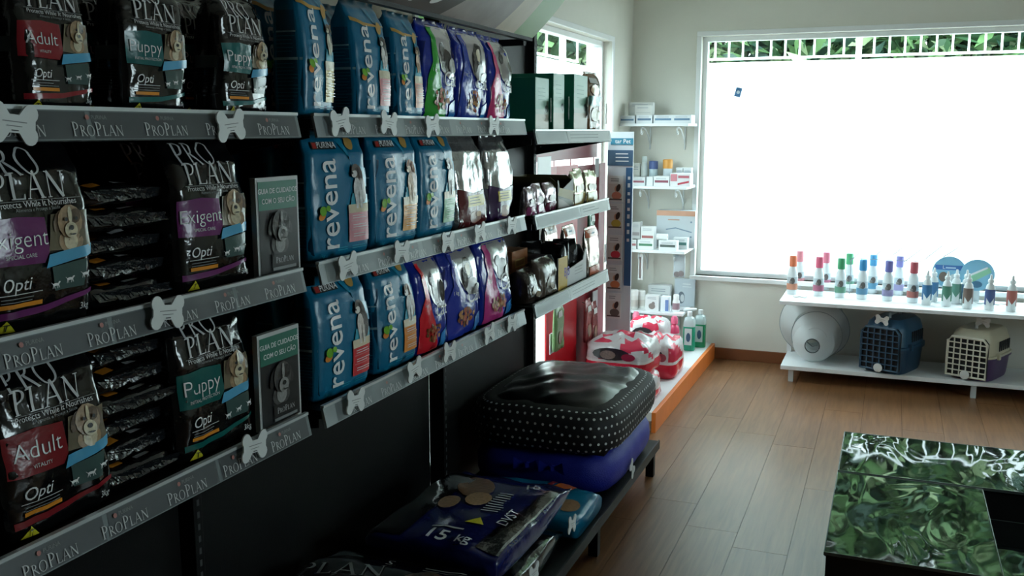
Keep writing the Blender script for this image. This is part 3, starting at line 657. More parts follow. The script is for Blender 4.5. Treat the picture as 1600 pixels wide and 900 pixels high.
p = onX(436, 428, -1.16); booklet('dog care booklet with teal title band on the middle shelf', (-1.165, 1.643, z2), 0)
booklet('dog care booklet with teal title band on the lowest shelf', (-1.165, 1.627, z3), 0)
# dark teal carton behind each booklet
# ================================================================ bone-shaped price tags
BONE = mat('#d6dad8', .45)
def bone_mesh():
    W, H_ = .080, .046; pts = []
    def arc(cx, cy, r, a0, a1, n=8): return [(cx+r*math.cos(R(a0+(a1-a0)*k/n)), cy+r*math.sin(R(a0+(a1-a0)*k/n))) for k in range(n+1)]
    pts += arc(.0265, .0155, .0128, -50, 150); pts += [(.008, .0125), (-.008, .0125)]
    pts += arc(-.0265, .0155, .0128, 30, 230); pts += arc(-.0265, -.0155, .0128, 130, 330); pts += [(-.008, -.0125), (.008, -.0125)]
    pts += arc(.0265, -.0155, .0128, 210, 410)
    bm = bmesh.new(); f = bm.faces.new([bm.verts.new((x, -.001, z)) for x, z in pts])
    r = bmesh.ops.extrude_face_region(bm, geom=[f]); bmesh.ops.translate(bm, vec=(0, .003, 0), verts=[v for v in r['geom'] if isinstance(v, bmesh.types.BMVert)])
    bmesh.ops.recalc_face_normals(bm, faces=bm.faces); me = bpy.data.meshes.new('tag_plate'); bm.to_mesh(me); bm.free(); me.materials.append(BONE); return me
def make_bone():
    t = thing('price_tag', '', 'price tag'); link('tag_plate', bone_mesh(), t)
    class FF:
        def pt(s, x, z, off): return (x, -.001-off, z)
    rr = random.Random(3)
    printed('tag_print', FF(), [(rect(-.02, .002, .02, .0034), GRY), (rect(-.014, -.004, .012, -.0028), GRY), (rect(-.006, -.010, .006, -.0085), DK)], t, 0, .0005)
    return t
bone0 = make_bone(); first = [True]
def bone(px, py, label, tilt=0, xp=-1.1215, face=0, sc_=1):
    p = onX(px, py, xp); t = bone0 if first[0] else copy_tree(bone0); first[0] = False
    t['label'] = label; t['group'] = 'bone-shaped price tags'
    t.matrix_world = Matrix.Translation(p) @ Matrix.Rotation(math.pi/2+face, 4, 'Z') @ Matrix.Rotation(tilt, 4, 'Y') @ Matrix.Scale(sc_, 4)
for a in ((22, 193, 'white bone price tag below the Adult bag, cut by the left edge', .1), (361, 196, 'white bone price tag below the upper right Puppy bag', -.1),
          (262, 488, 'white bone price tag below the middle pile of black bags', .12), (398, 697, 'white bone price tag below the lower booklet', .1),
          (532, 190, 'white bone price tag below the yellow panel teal bag', -.15), (608, 192, 'white bone price tag below the pink panel teal bag on top', .1),
          (676, 196, 'white bone price tag below the green swoosh cat bag', -.1), (772, 196, 'white bone price tag below the pink swoosh cat bag', .05),
          (544, 415, 'white bone price tag below the middle pink panel teal bag', -.1), (628, 393, 'white bone price tag below the middle orange panel teal bag', .1),
          (700, 378, 'white bone price tag below the green panel teal bag', .05), (750, 363, 'white bone price tag below the maroon foot silver bag', -.1), (800, 352, 'white bone price tag below the purple foot silver bag', .1),
          (556, 626, 'white bone price tag below the red panel teal bag', .1), (648, 577, 'white bone price tag below the lowest orange panel teal bag', -.1),
          (703, 549, 'white bone price tag below the lowest all-blue cat bag', .1), (765, 521, 'white bone price tag below the magenta swoosh cat bag, nearer one', -.1), (800, 505, 'white bone price tag below the magenta swoosh cat bag, farther one', .1)):
    bone(*a)
# ================================================================ low black platform in front of the shelving
DKX, DKZ = -.885, .155
dp = thing('display_platform', 'low black platform on legs under the shelving, carrying pet beds and sacks', 'platform', (-1.19, 2.15, 0))
box('deck', (XB+.035+1.19, .32-2.15, DKZ-.028), (DKX+1.19, 4.0-2.15, DKZ), BLACKM, dp, .002)
box('front_edge', (DKX+1.19, .32-2.15, DKZ-.034), (DKX+1.19+.006, 4.0-2.15, DKZ+.004), mat('#0d0e0f', .5), dp)
for yy in (.4, 1.72, 3.10, 3.955):
    for xx in (XB+.06, DKX-.045): box('leg', (xx+1.19, yy-2.15, 0), (xx+.035+1.19, yy+.035-2.15, DKZ-.028), BLACKM, dp, .002)
# ---------------------------------------------------------------- pet beds
def rrect(hx, hy, n=72, e=5):
    out = []
    for k in range(n):
        a = 2*math.pi*k/n; c, s = math.cos(a), math.sin(a)
        q = (abs(c)**e+abs(s)**e)**(-1/e); out.append((hx*c*q, hy*s*q))
    return out
def pet_bed(label, loc, hx, hy, hz, fabric, cushion_m, dome, seed, dots=None, bows=None):
    t = thing('pet_bed', label, 'pet bed', loc); path = rrect(hx, hy); n = len(path); m = 16; vs = []; fs = []; nrm = []
    rx = .085; P = lambda k: Vector((path[k % n][0], path[k % n][1], 0))
    for k in range(n):
        p = P(k); tg = (P(k+1)-P(k-1)).normalized(); o = Vector((tg.y, -tg.x, 0)); wob = 1+.05*noise.noise(Vector((k*.22, seed, 0)))
        for j in range(m):
            a = 2*math.pi*j/m; c, s = math.cos(a), math.sin(a); q = (abs(c)**3.2+abs(s)**3.2)**(-1/3.2)
            dent = 1+.05*noise.noise(Vector((k*.5, j*.8, seed)))
            vs.append(p - o*rx + o*(rx*c*q*dent) + Vector((0, 0, hz/2+hz/2*s*q*wob*dent))); nrm.append(o*c+Vector((0, 0, s)))
    for k in range(n):
        for j in range(m): fs.append((k*m+j, ((k+1) % n)*m+j, ((k+1) % n)*m+(j+1) % m, k*m+(j+1) % m))
    mb = MB(); mb.add(vs, fs); mb.build('bolster', fabric, t).data.polygons.foreach_set('use_smooth', [True]*len(fs))
    # cushion
    g = 26; vs2 = []; fs2 = []; ix_, iy_ = hx-(.05 if dome else .09), hy-(.05 if dome else .09)
    for i in range(g+1):
        for j in range(g+1):
            u, v = 2*i/g-1, 2*j/g-1; r_ = max(abs(u), abs(v)); e = (1-abs(u)**3)*(1-abs(v)**3)
            wr = .02*noise.noise(Vector((u*2.2+v, v*1.6, seed)))+.018*(1-2*abs(noise.noise(Vector((u*1.3-v*2.4, v*1.1, seed+4)))))
            vs2.append((u*ix_, v*iy_, hz*(.76 if dome else .42)+dome*e**.6+wr*min(1, e*3)))
    for i in range(g):
        for j in range(g): fs2.append((i*(g+1)+j, (i+1)*(g+1)+j, (i+1)*(g+1)+j+1, i*(g+1)+j+1))
    mb = MB(); mb.add(vs2, fs2); mb.box(-ix_, -iy_, .002, ix_, iy_, hz*.4); mb.build('cushion', cushion_m, t).data.polygons.foreach_set('use_smooth', [True]*(len(fs2)+6))
    if dots:
        mb = MB(); per = 0; acc = [0]
        for k in range(n): per += (P(k+1)-P(k)).length; acc.append(per)
        sp = .030; row = 0; jj = -3.7
        while jj <= 3.6:
            off = (row % 2)*sp/2; s = off
            while s < per:
                k = max(i for i in range(n) if acc[i] <= s); f = (s-acc[k])/max(1e-6, acc[k+1]-acc[k]); j0 = math.floor(jj); fj = jj-j0
                g_ = lambda kk, j_: vs[(kk % n)*m+(j_ % m)]
                c = (g_(k, j0)*(1-f)+g_(k+1, j0)*f)*(1-fj)+(g_(k, j0+1)*(1-f)+g_(k+1, j0+1)*f)*fj
                e1 = (g_(k+1, j0)-g_(k, j0)).normalized(); e2 = (g_(k, j0+1)-g_(k, j0)).normalized(); nn = e1.cross(e2).normalized()
                if nn.dot(nrm[(k % n)*m+j0 % m]) < 0: nn = -nn
                e2 = nn.cross(e1); rd = .0052
                ring = [c+nn*.0012+(e1*math.cos(a)+e2*math.sin(a))*rd for a in [2*math.pi*q/8 for q in range(8)]]
                mb.add(ring, [tuple(range(8))]); s += sp
            row += 1; jj += .92
        o = mb.build('polka_dots', dots, t); o['kind'] = 'stuff'
    if bows:
        for dx in (-.03, .07):
            mb = MB()
            for sg in (-1, 1): mb.add([(dx, -hy-.012, hz*.72), (dx+sg*.045, -hy-.03, hz*.72+.03), (dx+sg*.05, -hy-.022, hz*.72-.02), (dx, -hy-.004, hz*.72-.008)], [(0, 1, 2, 3)])
            mb.lathe([(.001, -.012), (.012, -.008), (.012, .008), (.001, .012)], 8, (dx, -hy-.014, hz*.72))
            mb.build('bow', bows, t)
    return t
NAVY = mat('#1b2590', .5, 0, .4, .35, 260, .15)
pet_bed('blue mesh fabric pet bed at the bottom of the bed pile', (-1.175, 3.60, DKZ+.006), .29, .38, .15, NAVY, NAVY, .0, 3, None, mat('#1c2699', .45))
pet_bed('black polka dot pet bed with satin cushion on top of the blue bed', (-1.175, 3.615, DKZ+.164), .305, .41, .165, mat('#0d0d0f', .7), mat('#0b0d0d', .30, 0, .5, .1, 8), .062, 8, mat('#c9cbc9', .6))
# ---------------------------------------------------------------- sacks lying on the platform
def sack(label, w, h, d, seed, m, prints, loc, rz=0):
    t = thing('food_sack', label, 'pet food sack'); b = BagSurf(w, h, d, seed, .012); bag_body(b, m, t, nu=24, nv=30)
    for nm, items in prints: printed(nm, b, items, t, .03, .0016)
    t['group'] = 'large sacks on the low platform'; lay(t, loc[0], loc[1], loc[2]+d/2*1.06+.006, rz); return t
NBL = film('#10184c', .18, .4); sxx = -.90
lay_across = lay
def lay(t, x, y, z, rz=0): t.matrix_world = Matrix.Translation((x, y, z)) @ Matrix.Rotation(rz, 4, 'Z') @ Matrix.Rotation(-math.pi/2, 4, 'X')   # length along the aisle, front up
RN = random.Random
pw, _ = serif_word('PLAN', .10)
sack('black sack with silver lettering lying on platform, nearest the camera', .46, .60, .10, 61, BLK, [('brand_lettering', [(xf(pw, 0, .36), GRY)]), ('brand_lettering', [(xf(serif_word('PRO', .10)[0], -.04, .47), GRY)])], (-1.15, .98, DKZ))
sack('black sack with faint lettering lying below the red panel teal bag', .47, .62, .10, 62, BLK, [('brand_lettering', [(xf(pw, 0, .05), GRY)])], (-1.16, 1.59, DKZ))
sack('black sack with faint dog photo on top, before the blue 15 kilo sack', .45, .58, .09, 64, BLK, [('brand_lettering', [(xf(serif_word('PLAN', .07)[0], -.1, .40, .25), GRY)]), ('size_mark', [(xf(text2d('S', .05), -.02, .52), SIL)]), ('dog_portrait', dog_head(.12, .44, .09, fur('#3a2f26'), fur('#4a3d31'), DK)), ('small_lettering', [(lines(.08, .2, .54, 2, .018, .005, RN(2)), GRY)])], (-1.15, 1.60, DKZ+.120), .04)
sack('black sack under the dark blue 15 kilo sack', .47, .54, .10, 63, BLK, [('brand_lettering', [(xf(text2d('DVST', .09), 0, .3), GRY)])], (-1.15, 2.25, DKZ))
tq = sack('teal sack with orange stripe between dark blue sack and blue bed', .31, .50, .085, 66, TEAL, [('orange_stripe', [(poly((-.13, .12), (.14, .08), (.14, .15), (-.13, .19)), film('#d9702c')), (poly((-.13, .20), (.14, .16), (.14, .18), (-.13, .22)), film('#a33a34'))]), ('yellow_mark', [(poly((.02, .22), (.07, .22), (.045, .26)), YEL)]), ('dog_picture', [(ell(-.05, .06, .05, .04), fur('#8a6a4c'))])], (0, 0, 0))
lay_across(tq, -.895, 2.995, DKZ+.085/2*1.06)
sack('dark blue 15 kilo sack with yellow triangle lying beside the teal sack', .42, .60, .10, 65, NBL, [
    ('black_half', [(poly((-.195, .02), (-.1, .02), (-.08, .55), (-.19, .55)), BLK)]), ('dog_picture', [(ell(-.05, .42, .06, .09, .4), fur('#6b4d35')), (ell(.0, .33, .04, .05), fur('#a98a6a')), (ell(-.07, .27, .03, .05), fur('#8a6a4c'))]),
    ('weight_lettering', [(xf(text2d('15', .075, offset=.01), .0, .03), WHT), (xf(text2d('kg', .055, offset=.008), .085, .03), WHT)]), ('small_lettering', [(rect(-.04, .10, .06, .108), SIL)]),
    ('black_edge', [(poly((.13, .03), (.2, .03), (.2, .55), (.17, .5), (.15, .3)), BLK)]), ('side_lettering', [(xf(text2d('DVST', .05, .2), .155, .24, math.pi/2), WHT)]), ('text_block', [(lines(.04, .10, .40, 9, .018, .006, RN(4)), SIL)]), ('size_mark', [(xf(text2d('15', .06), .12, .47, .3), SIL)]),
    ('silver_edge', [(poly((.192, .03), (.2, .03), (.2, .45), (.196, .45)), foil('#9a9da0', .2))]), ('warning_triangle', [(poly((.04, .15), (.10, .15), (.07, .195)), YEL)])], (-1.13, 2.235, DKZ+.118), -.03)
for px, py, lab, tl in ((988, 732, 'white bone price tag on the platform edge below the blue bed', .9), (894, 819, 'white bone price tag on the platform edge beside the teal sack', .2), (834, 896, 'white bone price tag on the platform edge, nearest the camera', .1)):
    bone(px, py, lab, tl, DKX+.010)
# ================================================================ far shelving unit: boxes and pouches
XF3 = -1.165
def yz(px, py, xp=XF3): p = onX(px, py, xp); return p.y, p.z
def carton(name, label, cat, px0, px1, ytop, ybot, z, depth, side_m, front_m, prints=None, group=None, xp=XF3):
    a, za = yz(px0, ybot, xp); b, zb = yz(px1, ybot, xp); h = yz((px0+px1)/2, ytop, xp)[1]-yz((px0+px1)/2, ybot, xp)[1]; w_ = b-a
    t = thing(name, label, cat, (xp-depth/2, (a+b)/2, z), math.pi/2, group)
    box('body', (-w_/2, -depth/2, 0), (w_/2, depth/2, h), side_m, t, .0015)
    class FF:
        def pt(s, x, q, off): return (x, -depth/2-off, q)
    printed('front_print', FF(), [(rect(-w_/2+.002, .002, w_/2-.002, h-.002), front_m)]+(prints(w_, h) if prints else []), t, 0, .0006)
    return t
def pouch(name, label, cat, px0, px1, ytop, ybot, z, d, body_m, prints=None, group=None, xp=XF3, seed=1, crink=.008, hang=True, dx=0):
    a, _ = yz(px0, ybot, xp); b_, _ = yz(px1, ybot, xp); h = (yz((px0+px1)/2, ytop, xp)[1]-yz((px0+px1)/2, ybot, xp)[1])*.95; w_ = b_-a
    t = thing(name, label, cat, (xp-d/2-dx, (a+b_)/2, z), math.pi/2, group); b = BagSurf(w_, h, d, seed, crink); bag_body(b, body_m, t, nu=12, nv=16)
    if prints: printed('print', b, prints(w_, h), t, .02, .0014)
    return t
zt, zm, zl = 1.4925, 1.2005, .8885
GRN = mat('#1f7a60', .45); GRNF = mat('#9fc4b4', .4)
for i, (a, b, tp, nm) in enumerate(((836, 857, 120, 'nearest'), (864, 881, 114, 'middle'), (896, 917, 116, 'farthest'))):
    carton('green_carton', '%s of three tall green cartons with pale front on the far top shelf' % nm, 'box', a, b, tp, 205, zt, .20, GRN, GRNF,
           lambda w_, h: [(rect(-w_*.48, .005, w_*.48, h*.33), mat('#c9c4b8', .4)), (rect(-w_*.48, h*.33, w_*.48, h*.42), mat('#b3c2b6', .4)), (ell(w_*.32, h*.43, w_*.13, h*.07), mat('#4d5a55', .4)), (lines(-w_*.3, w_*.3, h*.8, 4, h*.07, h*.012, random.Random(3)), mat('#6fa08f', .4))], 'tall green cartons')
pouch('snack_bag', 'brown and silver snack bag at the end of the far top shelf', 'snack bag', 919, 939, 110, 205, zt, .06, film('#6b4a2e', .22), lambda w_, h: [(rect(-w_*.4, h*.45, w_*.4, h*.62), film('#2f5f5a')), (ell(0, h*.72, w_*.3, h*.1), film('#b0763c')), (ell(0, h*.3, w_*.3, h*.12), film('#b5a58a')), (rect(-w_*.35, h*.84, w_*.2, h*.93), film('#c9c9c9'))], None, seed=71, crink=.012)
for px, py, lab in ((861, 172, 'grey bone tag between the first two green cartons'), (889, 169, 'grey bone tag between the last two green cartons'), (919, 168, 'grey bone tag beside the brown snack bag'), (947, 178, 'grey bone tag at the far end of the green cartons')):
    bone(px, py, lab, 1.2, -1.158, .35)
PNK = film('#7a2f55', .2, .4)
sp = lambda c, c2='#d9d4cf': (lambda w_, h: [(rect(-w_*.45, .004, w_*.45, h*.35), film(c, .2, .4)), (ell(0, h*.5, w_*.28, h*.12), film(c2, .25))])
for i, (a, b, tp, bt, c, lab) in enumerate(((820, 833, 282, 330, '#8a3a66', 'first narrow silver and pink treat pouch on the far middle shelf'), (833, 847, 278, 328, '#7a2f55', 'second narrow silver and pink treat pouch on the far middle shelf'), (850, 866, 279, 326, '#6a2745', 'third narrow silver and pink treat pouch, beside the olive tray'))):
    pouch('treat_pouch', lab, 'treat pouch', a+4, b+4, tp, bt, zm, .035, foil('#b3a5ad', .25), sp(c), 'silver and pink treat pouches', seed=73+i, crink=.012)
def tray(name, label, px0, px1, ytop, ybot, z, depth, mats, low=.55):
    a, _ = yz(px0, ybot); b, _ = yz(px1, ybot); h = yz(px0, ytop)[1]-yz(px0, ybot)[1]; w_ = b-a; th = .004; side, front, edge = mats
    t = thing(name, label, 'display box', (XF3, (a+b)/2, z), math.pi/2)
    MB().prism([(0, 0), (depth, 0), (depth, h), (.03, h), (0, h*low)], -w_/2, -w_/2+th, axis='x').build('side_wall', side, t)
    MB().prism([(0, 0), (depth, 0), (depth, h), (.03, h), (0, h*low)], w_/2-th, w_/2, axis='x').build('side_wall', side, t)
    MB().prism([(-w_/2, 0), (w_/2, 0), (w_/2, h*.9), (w_/2-.02, h*.9), (w_/2-.05, h*low), (-w_/2+.03, h*low*.7), (-w_/2+.012, h*.9), (-w_/2, h*.9)], 0, th).build('front_wall', front, t)
    box('back_wall', (-w_/2, depth-th, 0), (w_/2, depth, h), side, t); box('base', (-w_/2, 0, 0), (w_/2, depth, th), side, t)
    return t, w_, h
t, w_, h = tray('display_tray', 'dark olive display tray of treat pouches on the far middle shelf', 871, 896, 272, 324, zm, .2, (mat('#4a4326', .5), mat('#3a3a2a', .5), None), .8)
class TF:
    def pt(s, x, z, off): return (x, -off, z)
printed('tray_print', TF(), [(poly((-w_*.48, h*.45), (w_*.48, h*.2), (w_*.48, h*.5), (-w_*.4, h*.68)), mat('#8a7a34', .5)), (poly((-w_*.45, .004), (w_*.3, .004), (-w_*.2, h*.3), (-w_*.45, h*.35)), mat('#8a8078', .5))], t, 0)
for i, (a, b, tp, bt, lab) in enumerate(((896, 908, 266, 321, 'gold and silver treat pouch beside the olive tray'), (906, 918, 262, 319, 'gold and silver treat pouch, second from the olive tray'), (917, 928, 264, 316, 'gold and silver treat pouch, third from the olive tray'), (927, 937, 264, 312, 'gold and silver treat pouch at the shelf end'))):
    pouch('treat_pouch', lab, 'treat pouch', a, b, tp, bt, zm, .035, foil('#c2bba6', .22), sp('#a08a4a', '#8a6a4a'), 'gold and silver treat pouches', seed=80+i, crink=.008, dx=.012*(i%2))
# low shelf of the far unit
ORB = mat('#9a6138', .6)
carton('brown_carton', 'brown cardboard carton behind the dark bags on the far low shelf', 'box', 800, 824, 362, 430, zl, .08, ORB, ORB, lambda w_, h: [(rect(-w_*.3, h*.62, w_*.3, h*.8), mat('#c09a5a', .6)), (rect(-w_*.26, h*.65, w_*.26, h*.77), mat('#8f5f38', .6))], None, xp=-1.29)
t, w_, h = tray('display_tray', 'grey, yellow and white display tray with purple lettering on the far low shelf', 872, 916, 398, 455, zl, .24, (mat('#5f6064', .5), mat('#c9cbcc', .5), None), .6)
printed('yellow_panel', TF(), [(rect(-w_*.5, .001, -w_*.2, h*.9), mat('#c9a53a', .5))], t, 0)
printed('purple_lettering', TF(), [(xf(text2d('BJB', .05, offset=.012), -w_*.22, h*.34), mat('#5a3f9a', .5))], t, 0, .0014)
printed('small_print', TF(), [(lines(w_*.05, w_*.42, h*.45, 3, h*.09, h*.02, random.Random(4)), mat('#9a9c9e', .5))], t, 0, .0014)
DBG = mat('#17181a', .25, 0, .6, .5, 25)
for i, (yy, zz, xx, lab) in enumerate(((3.545, .045, -1.22, 'glossy black wrapped chew in the grey tray, nearer front'), (3.64, .05, -1.24, 'glossy black wrapped chew in the grey tray, middle'), (3.73, .055, -1.24, 'glossy black wrapped chew in the grey tray, farther'), (3.60, .05, -1.33, 'glossy black wrapped chew at the back of the grey tray'))):
    t = thing('wrapped_chew', lab, 'chew', (xx, yy, zl+.006), .3*i, 'black wrapped chews'); b = BagSurf(.10, .16, .07, 90+i, .01); bag_body(b, DBG, t, nu=14, nv=16)
    printed('label', b, [(ell(0, .09, .025, .03), mat('#2b2c2e', .3))], t, .02)
CLR = mat('#4a4038', .2, 0, .6, .5, 25, .2)
for i, (a, b, tp, bt, c, lab) in enumerate(((827, 846, 425, 478, '#2c2420', 'dark brown clear-wrapped chew bag on the low shelf, nearest'), (846, 871, 402, 462, '#544940', 'grey brown clear-wrapped chew bag against the grey tray'))):
    pouch('chew_bag', lab, 'chew bag', a, b, tp, bt, zl, .10, mat(c, .2, 0, .6, .5, 25, .3), lambda w_, h: [(ell(-w_*.1, h*.4, w_*.2, h*.1, .4), mat('#6b5a48', .25)), (ell(w_*.15, h*.25, w_*.2, h*.09, -.3), mat('#7d6c58', .25))], 'clear-wrapped chew bags', seed=95+i, crink=.016)
for i, (a, b, tp, bt, lab) in enumerate(((874, 886, 360, 432, 'silver pouch with brown header behind the tray, nearest'), (888, 906, 361, 432, 'silver pouch with orange header behind the tray, middle'), (908, 927, 362, 440, 'silver pouch with orange header beside the tray'))):
    pouch('treat_pouch', lab, 'treat pouch', 919, 936, tp, 438, zl, .035, foil('#c9bdb3', .22), lambda w_, h: [(rect(-w_*.46, h*.82, w_*.46, h*.99), film('#b5583a', .25)), (ell(0, h*.9, w_*.15, h*.02), DK), (rect(-w_*.44, h*.02, w_*.44, h*.2), film('#c46a4a', .25))], 'orange-headed treat pouches', seed=98+i, crink=.01, dx=(.19, .10, 0)[i])
carton('food_box', 'box with meal photo behind the wrapped chews on the far low shelf', 'box', 842, 862, 352, 425, zl, .03, mat('#8a6a52', .5), mat('#8f7058', .5), lambda w_, h: [(ell(0, h*.65, w_*.35, h*.14), mat('#c98a5a', .5)), (ell(.02, h*.72, w_*.15, h*.06), mat('#d9b08a', .5)), (rect(-w_*.48, .004, w_*.48, h*.3), mat('#b01f26', .5))], None, xp=-1.425)
# ================================================================ red folding display stand behind the end of the shelving
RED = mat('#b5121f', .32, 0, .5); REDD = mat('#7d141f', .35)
rs = thing('red_display_stand', 'tall red folding display stand in front of the side window', 'display stand', (-1.53, 4.8, 0))
def rp(nm, y0, y1, x0, x1, z0, z1, m):
    mb = MB(); th = .008; mb.add([(x0, y0-4.8, z0), (x1, y1-4.8, z0), (x1, y1-4.8, z1), (x0, y0-4.8, z1), (x0-th, y0-4.8, z0), (x1-th, y1-4.8, z0), (x1-th, y1-4.8, z1), (x0-th, y0-4.8, z1)], [(0, 1, 2, 3), (7, 6, 5, 4), (0, 4, 5, 1), (3, 2, 6, 7), (0, 3, 7, 4), (1, 5, 6, 2)])
    return mb.build(nm, m, rs)
rp('header_board', 4.14, 5.17, 0, 0, 1.352, 1.475, REDD); rp('panel', 4.34, 4.48, .0, .0, .02, 1.325, RED); rp('panel', 4.48, 4.70, 0, .04, .02, 1.325, RED)
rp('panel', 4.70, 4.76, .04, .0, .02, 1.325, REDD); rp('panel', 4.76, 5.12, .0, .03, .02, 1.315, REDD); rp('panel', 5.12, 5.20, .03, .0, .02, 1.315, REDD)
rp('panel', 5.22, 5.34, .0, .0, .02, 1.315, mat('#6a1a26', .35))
for yy in (4.16, 4.47, 4.73, 5.14): box('post', (-.012, yy-.006-4.8, .0), (-.009, yy+.006-4.8, 1.42), REDD, rs)
TAB = mat('#c9c9cb', .25, 0, .5, 0, 60, .06)
def on_stand(px, py): p = onX(px, py, -1.50); return p
for i, (px, py, ww, hh) in enumerate(((857, 536, .06, .10), (925, 468, .09, .10), (925, 540, .09, .11), (942, 395, .04, .10), (845, 262, .18, .10), (928, 262, .06, .10))):
    p = on_stand(px, py); box('clear_tab', (.045, p.y-ww/2-4.8, p.z-hh/2), (.049, p.y+ww/2-4.8, p.z+hh/2), TAB, rs)
for i, (px, py, lab, c) in enumerate(((858, 510, 'clear snack pouch with green leaf print hanging on the red stand', '#6d8a5a'), (905, 500, 'clear toy pouch hanging in the fold of the red stand, left one', '#8a3a3a'), (915, 503, 'clear toy pouch hanging in the fold of the red stand, right one', '#7a3030'), (911, 360, 'green card hanging high on the red stand', '#1f6b4a'))):
    p = on_stand(px, py); t = thing('hanging_pouch', lab, 'pouch', (-1.455, p.y, p.z-.11), math.pi/2, 'pouches on the red stand'); b = BagSurf(.10 if i else .13, .22, .02, 110+i, .006); bag_body(b, mat(c, .2, 0, .6, .4, 25, .2), t, nu=10, nv=12)
    printed('print', b, [(ell(0, .06, .03, .035), mat('#8a6a52', .3)), (rect(-.03, .16, .03, .19), mat('#c9c9c4', .3))], t, .03)
    MB().tube([(0, .012, .20), (0, .03, .208)], .003, 6).build('hook', mat('#b9bcbe', .3, .8), t)
# ================================================================ narrow card stand with hanging photo cards
cs = thing('card_stand', 'narrow white card stand with blue edge strip hung with photo cards', 'display stand', (-1.400, 5.2, .105)); zz0 = .105
box('board', (-.075, 0, 0), (.068, .012, 1.385), mat('#d6dade', .5), cs); box('foot', (-.075, -.05, 0), (.068, .08, .01), mat('#d6dade', .5), cs)
BLS = mat('#35628c', .4)
box('blue_strip', (.030, -.006, .53), (.068, 0, 1.19), BLS, cs, .001)
box('name_header', (-.06, -.006, 1.315), (.068, 0, 1.35), mat('#2b7f9a', .4), cs)
class CF:
    def pt(s, x, z, off): return (x, -.006-off, z)
printed('header_lettering', CF(), [(xf(text2d('tar Pet', .032, offset=.008), .01, 1.323), WHT)], cs, 0)
box('info_panel', (-.075, -.006, 1.20), (.068, 0, 1.285), mat('#3a5a78', .4), cs)
printed('info_lettering', CF(), [(lines(-.03, .05, 1.262, 3, .02, .006, random.Random(5)), WHT)], cs, 0)
for k in range(9): printed('strip_mark', CF(), [(rect(.042, .78+k*.043, .056, .797+k*.043+.006*(k % 2)), WHT)], cs, 0)
CARD = mat('#dfe0de', .4); SKN = mat('#c99a80', .5); HAIR = mat('#3a2a24', .6)
for i, (z_, c) in enumerate(((1.0, '#c9806a'), (.845, '#c9b04a'), (.67, '#c93a48'), (.50, '#c97a4a'), (.34, '#6b5f58'))):
    t = thing('photo_card', ('topmost', 'second', 'middle', 'fourth', 'lowest')[i]+' photo card hanging on the narrow white stand', 'card', (-1.433, 5.19, zz0+z_), 0, 'photo cards on the narrow stand')
    box('card', (-.04, -.004, 0), (.05, .0, .145), CARD, t)
    class KF:
        def pt(s, x, z, off): return (x, -.004-off, z)
    cm = mat(c, .5)
    printed('picture', KF(), [(rect(-.03, .012, .045, .10), mat('#d3cfc8', .5)), (ell(.014, .035, .028, .022), cm), (ell(.016, .072, .014, .018), SKN), (ell(.024, .078, .012, .022, -.3), HAIR), (rect(-.03, .01, .045, .018), mat('#5a4a44', .5)), (lines(-.02, .03, .125, 2, .011, .004, random.Random(i)), GRY)], t, 0, .0005)
# ================================================================ white wall shelves in the corner
SHW = mat('#e3e7e8', .4)
SH = (1.541, 1.149, .741, .342); SX0, SX1, SY = XL+.003, -1.192, 6.0
for i, z in enumerate(SH):
    t = thing('wall_shelf', ('topmost', 'second', 'third', 'lowest')[i]+' white wall shelf on scroll brackets in the corner', 'shelf', ((SX0+SX1)/2, YB, z-.018), 0, 'white corner shelves'); cx = (SX0+SX1)/2
    box('board', (SX0-cx, SY-YB, 0), (SX1-cx, -.002, .018), SHW, t, .002)
    for bx in (-1.50, -1.27):
        mb = MB(); pts = [(bx-cx, -.012, -.11), (bx-cx, -.06, -.065), (bx-cx, -.14, -.02), (bx-cx, -.21, -.008)]
        for k in range(10):
            a = math.pi/2-k*.55; r_ = .026-.0016*k; pts.append((bx-cx, -.235+r_*math.cos(a)*-1, -.034+r_*math.sin(a)))
        mb.tube(pts, .005, 6); mb.tube([(bx-cx, -.008, -.15), (bx-cx, -.008, -.004)], .005, 6); mb.build('bracket', mat('#d3d8d8', .4), t, True)
def goods(name, label, cat, px0, px1, yt, yb, z, yf, depth, col, prints=None, group='products on the corner shelves'):
    a = onY(px0, yb, yf); b = onY(px1, yb, yf); h = onY(px0, yt, yf).z-a.z; w_ = b.x-a.x
    t = thing(name, label, cat, ((a.x+b.x)/2, yf+depth/2, z), 0, group)
    box('carton', (-w_/2, -depth/2, 0), (w_/2, depth/2, h), mat(col, .5), t, .001)
    class GF:
        def pt(s, x, q, off): return (x, -depth/2-off, q)
    if prints: printed('front_print', GF(), prints(w_, h), t, 0, .0006)
    return t
def stripe(c, lo=.35, hi=.6): return lambda w_, h: [(rect(-w_*.42, h*lo, w_*.42, h*hi), mat(c, .5)), (lines(-w_*.35, w_*.3, h*.8, 2, h*.1, h*.04, random.Random(2)), mat('#9aa3aa', .5))]
def pic(c): return lambda w_, h: [(lines(-w_*.35, w_*.3, h*.85, 2, h*.09, h*.03, random.Random(2)), mat('#8f979c', .5)), (ell(0, h*.3, w_*.25, h*.2), mat(c, .5)), (ell(w_*.1, h*.48, w_*.12, h*.12), mat(c, .5))]
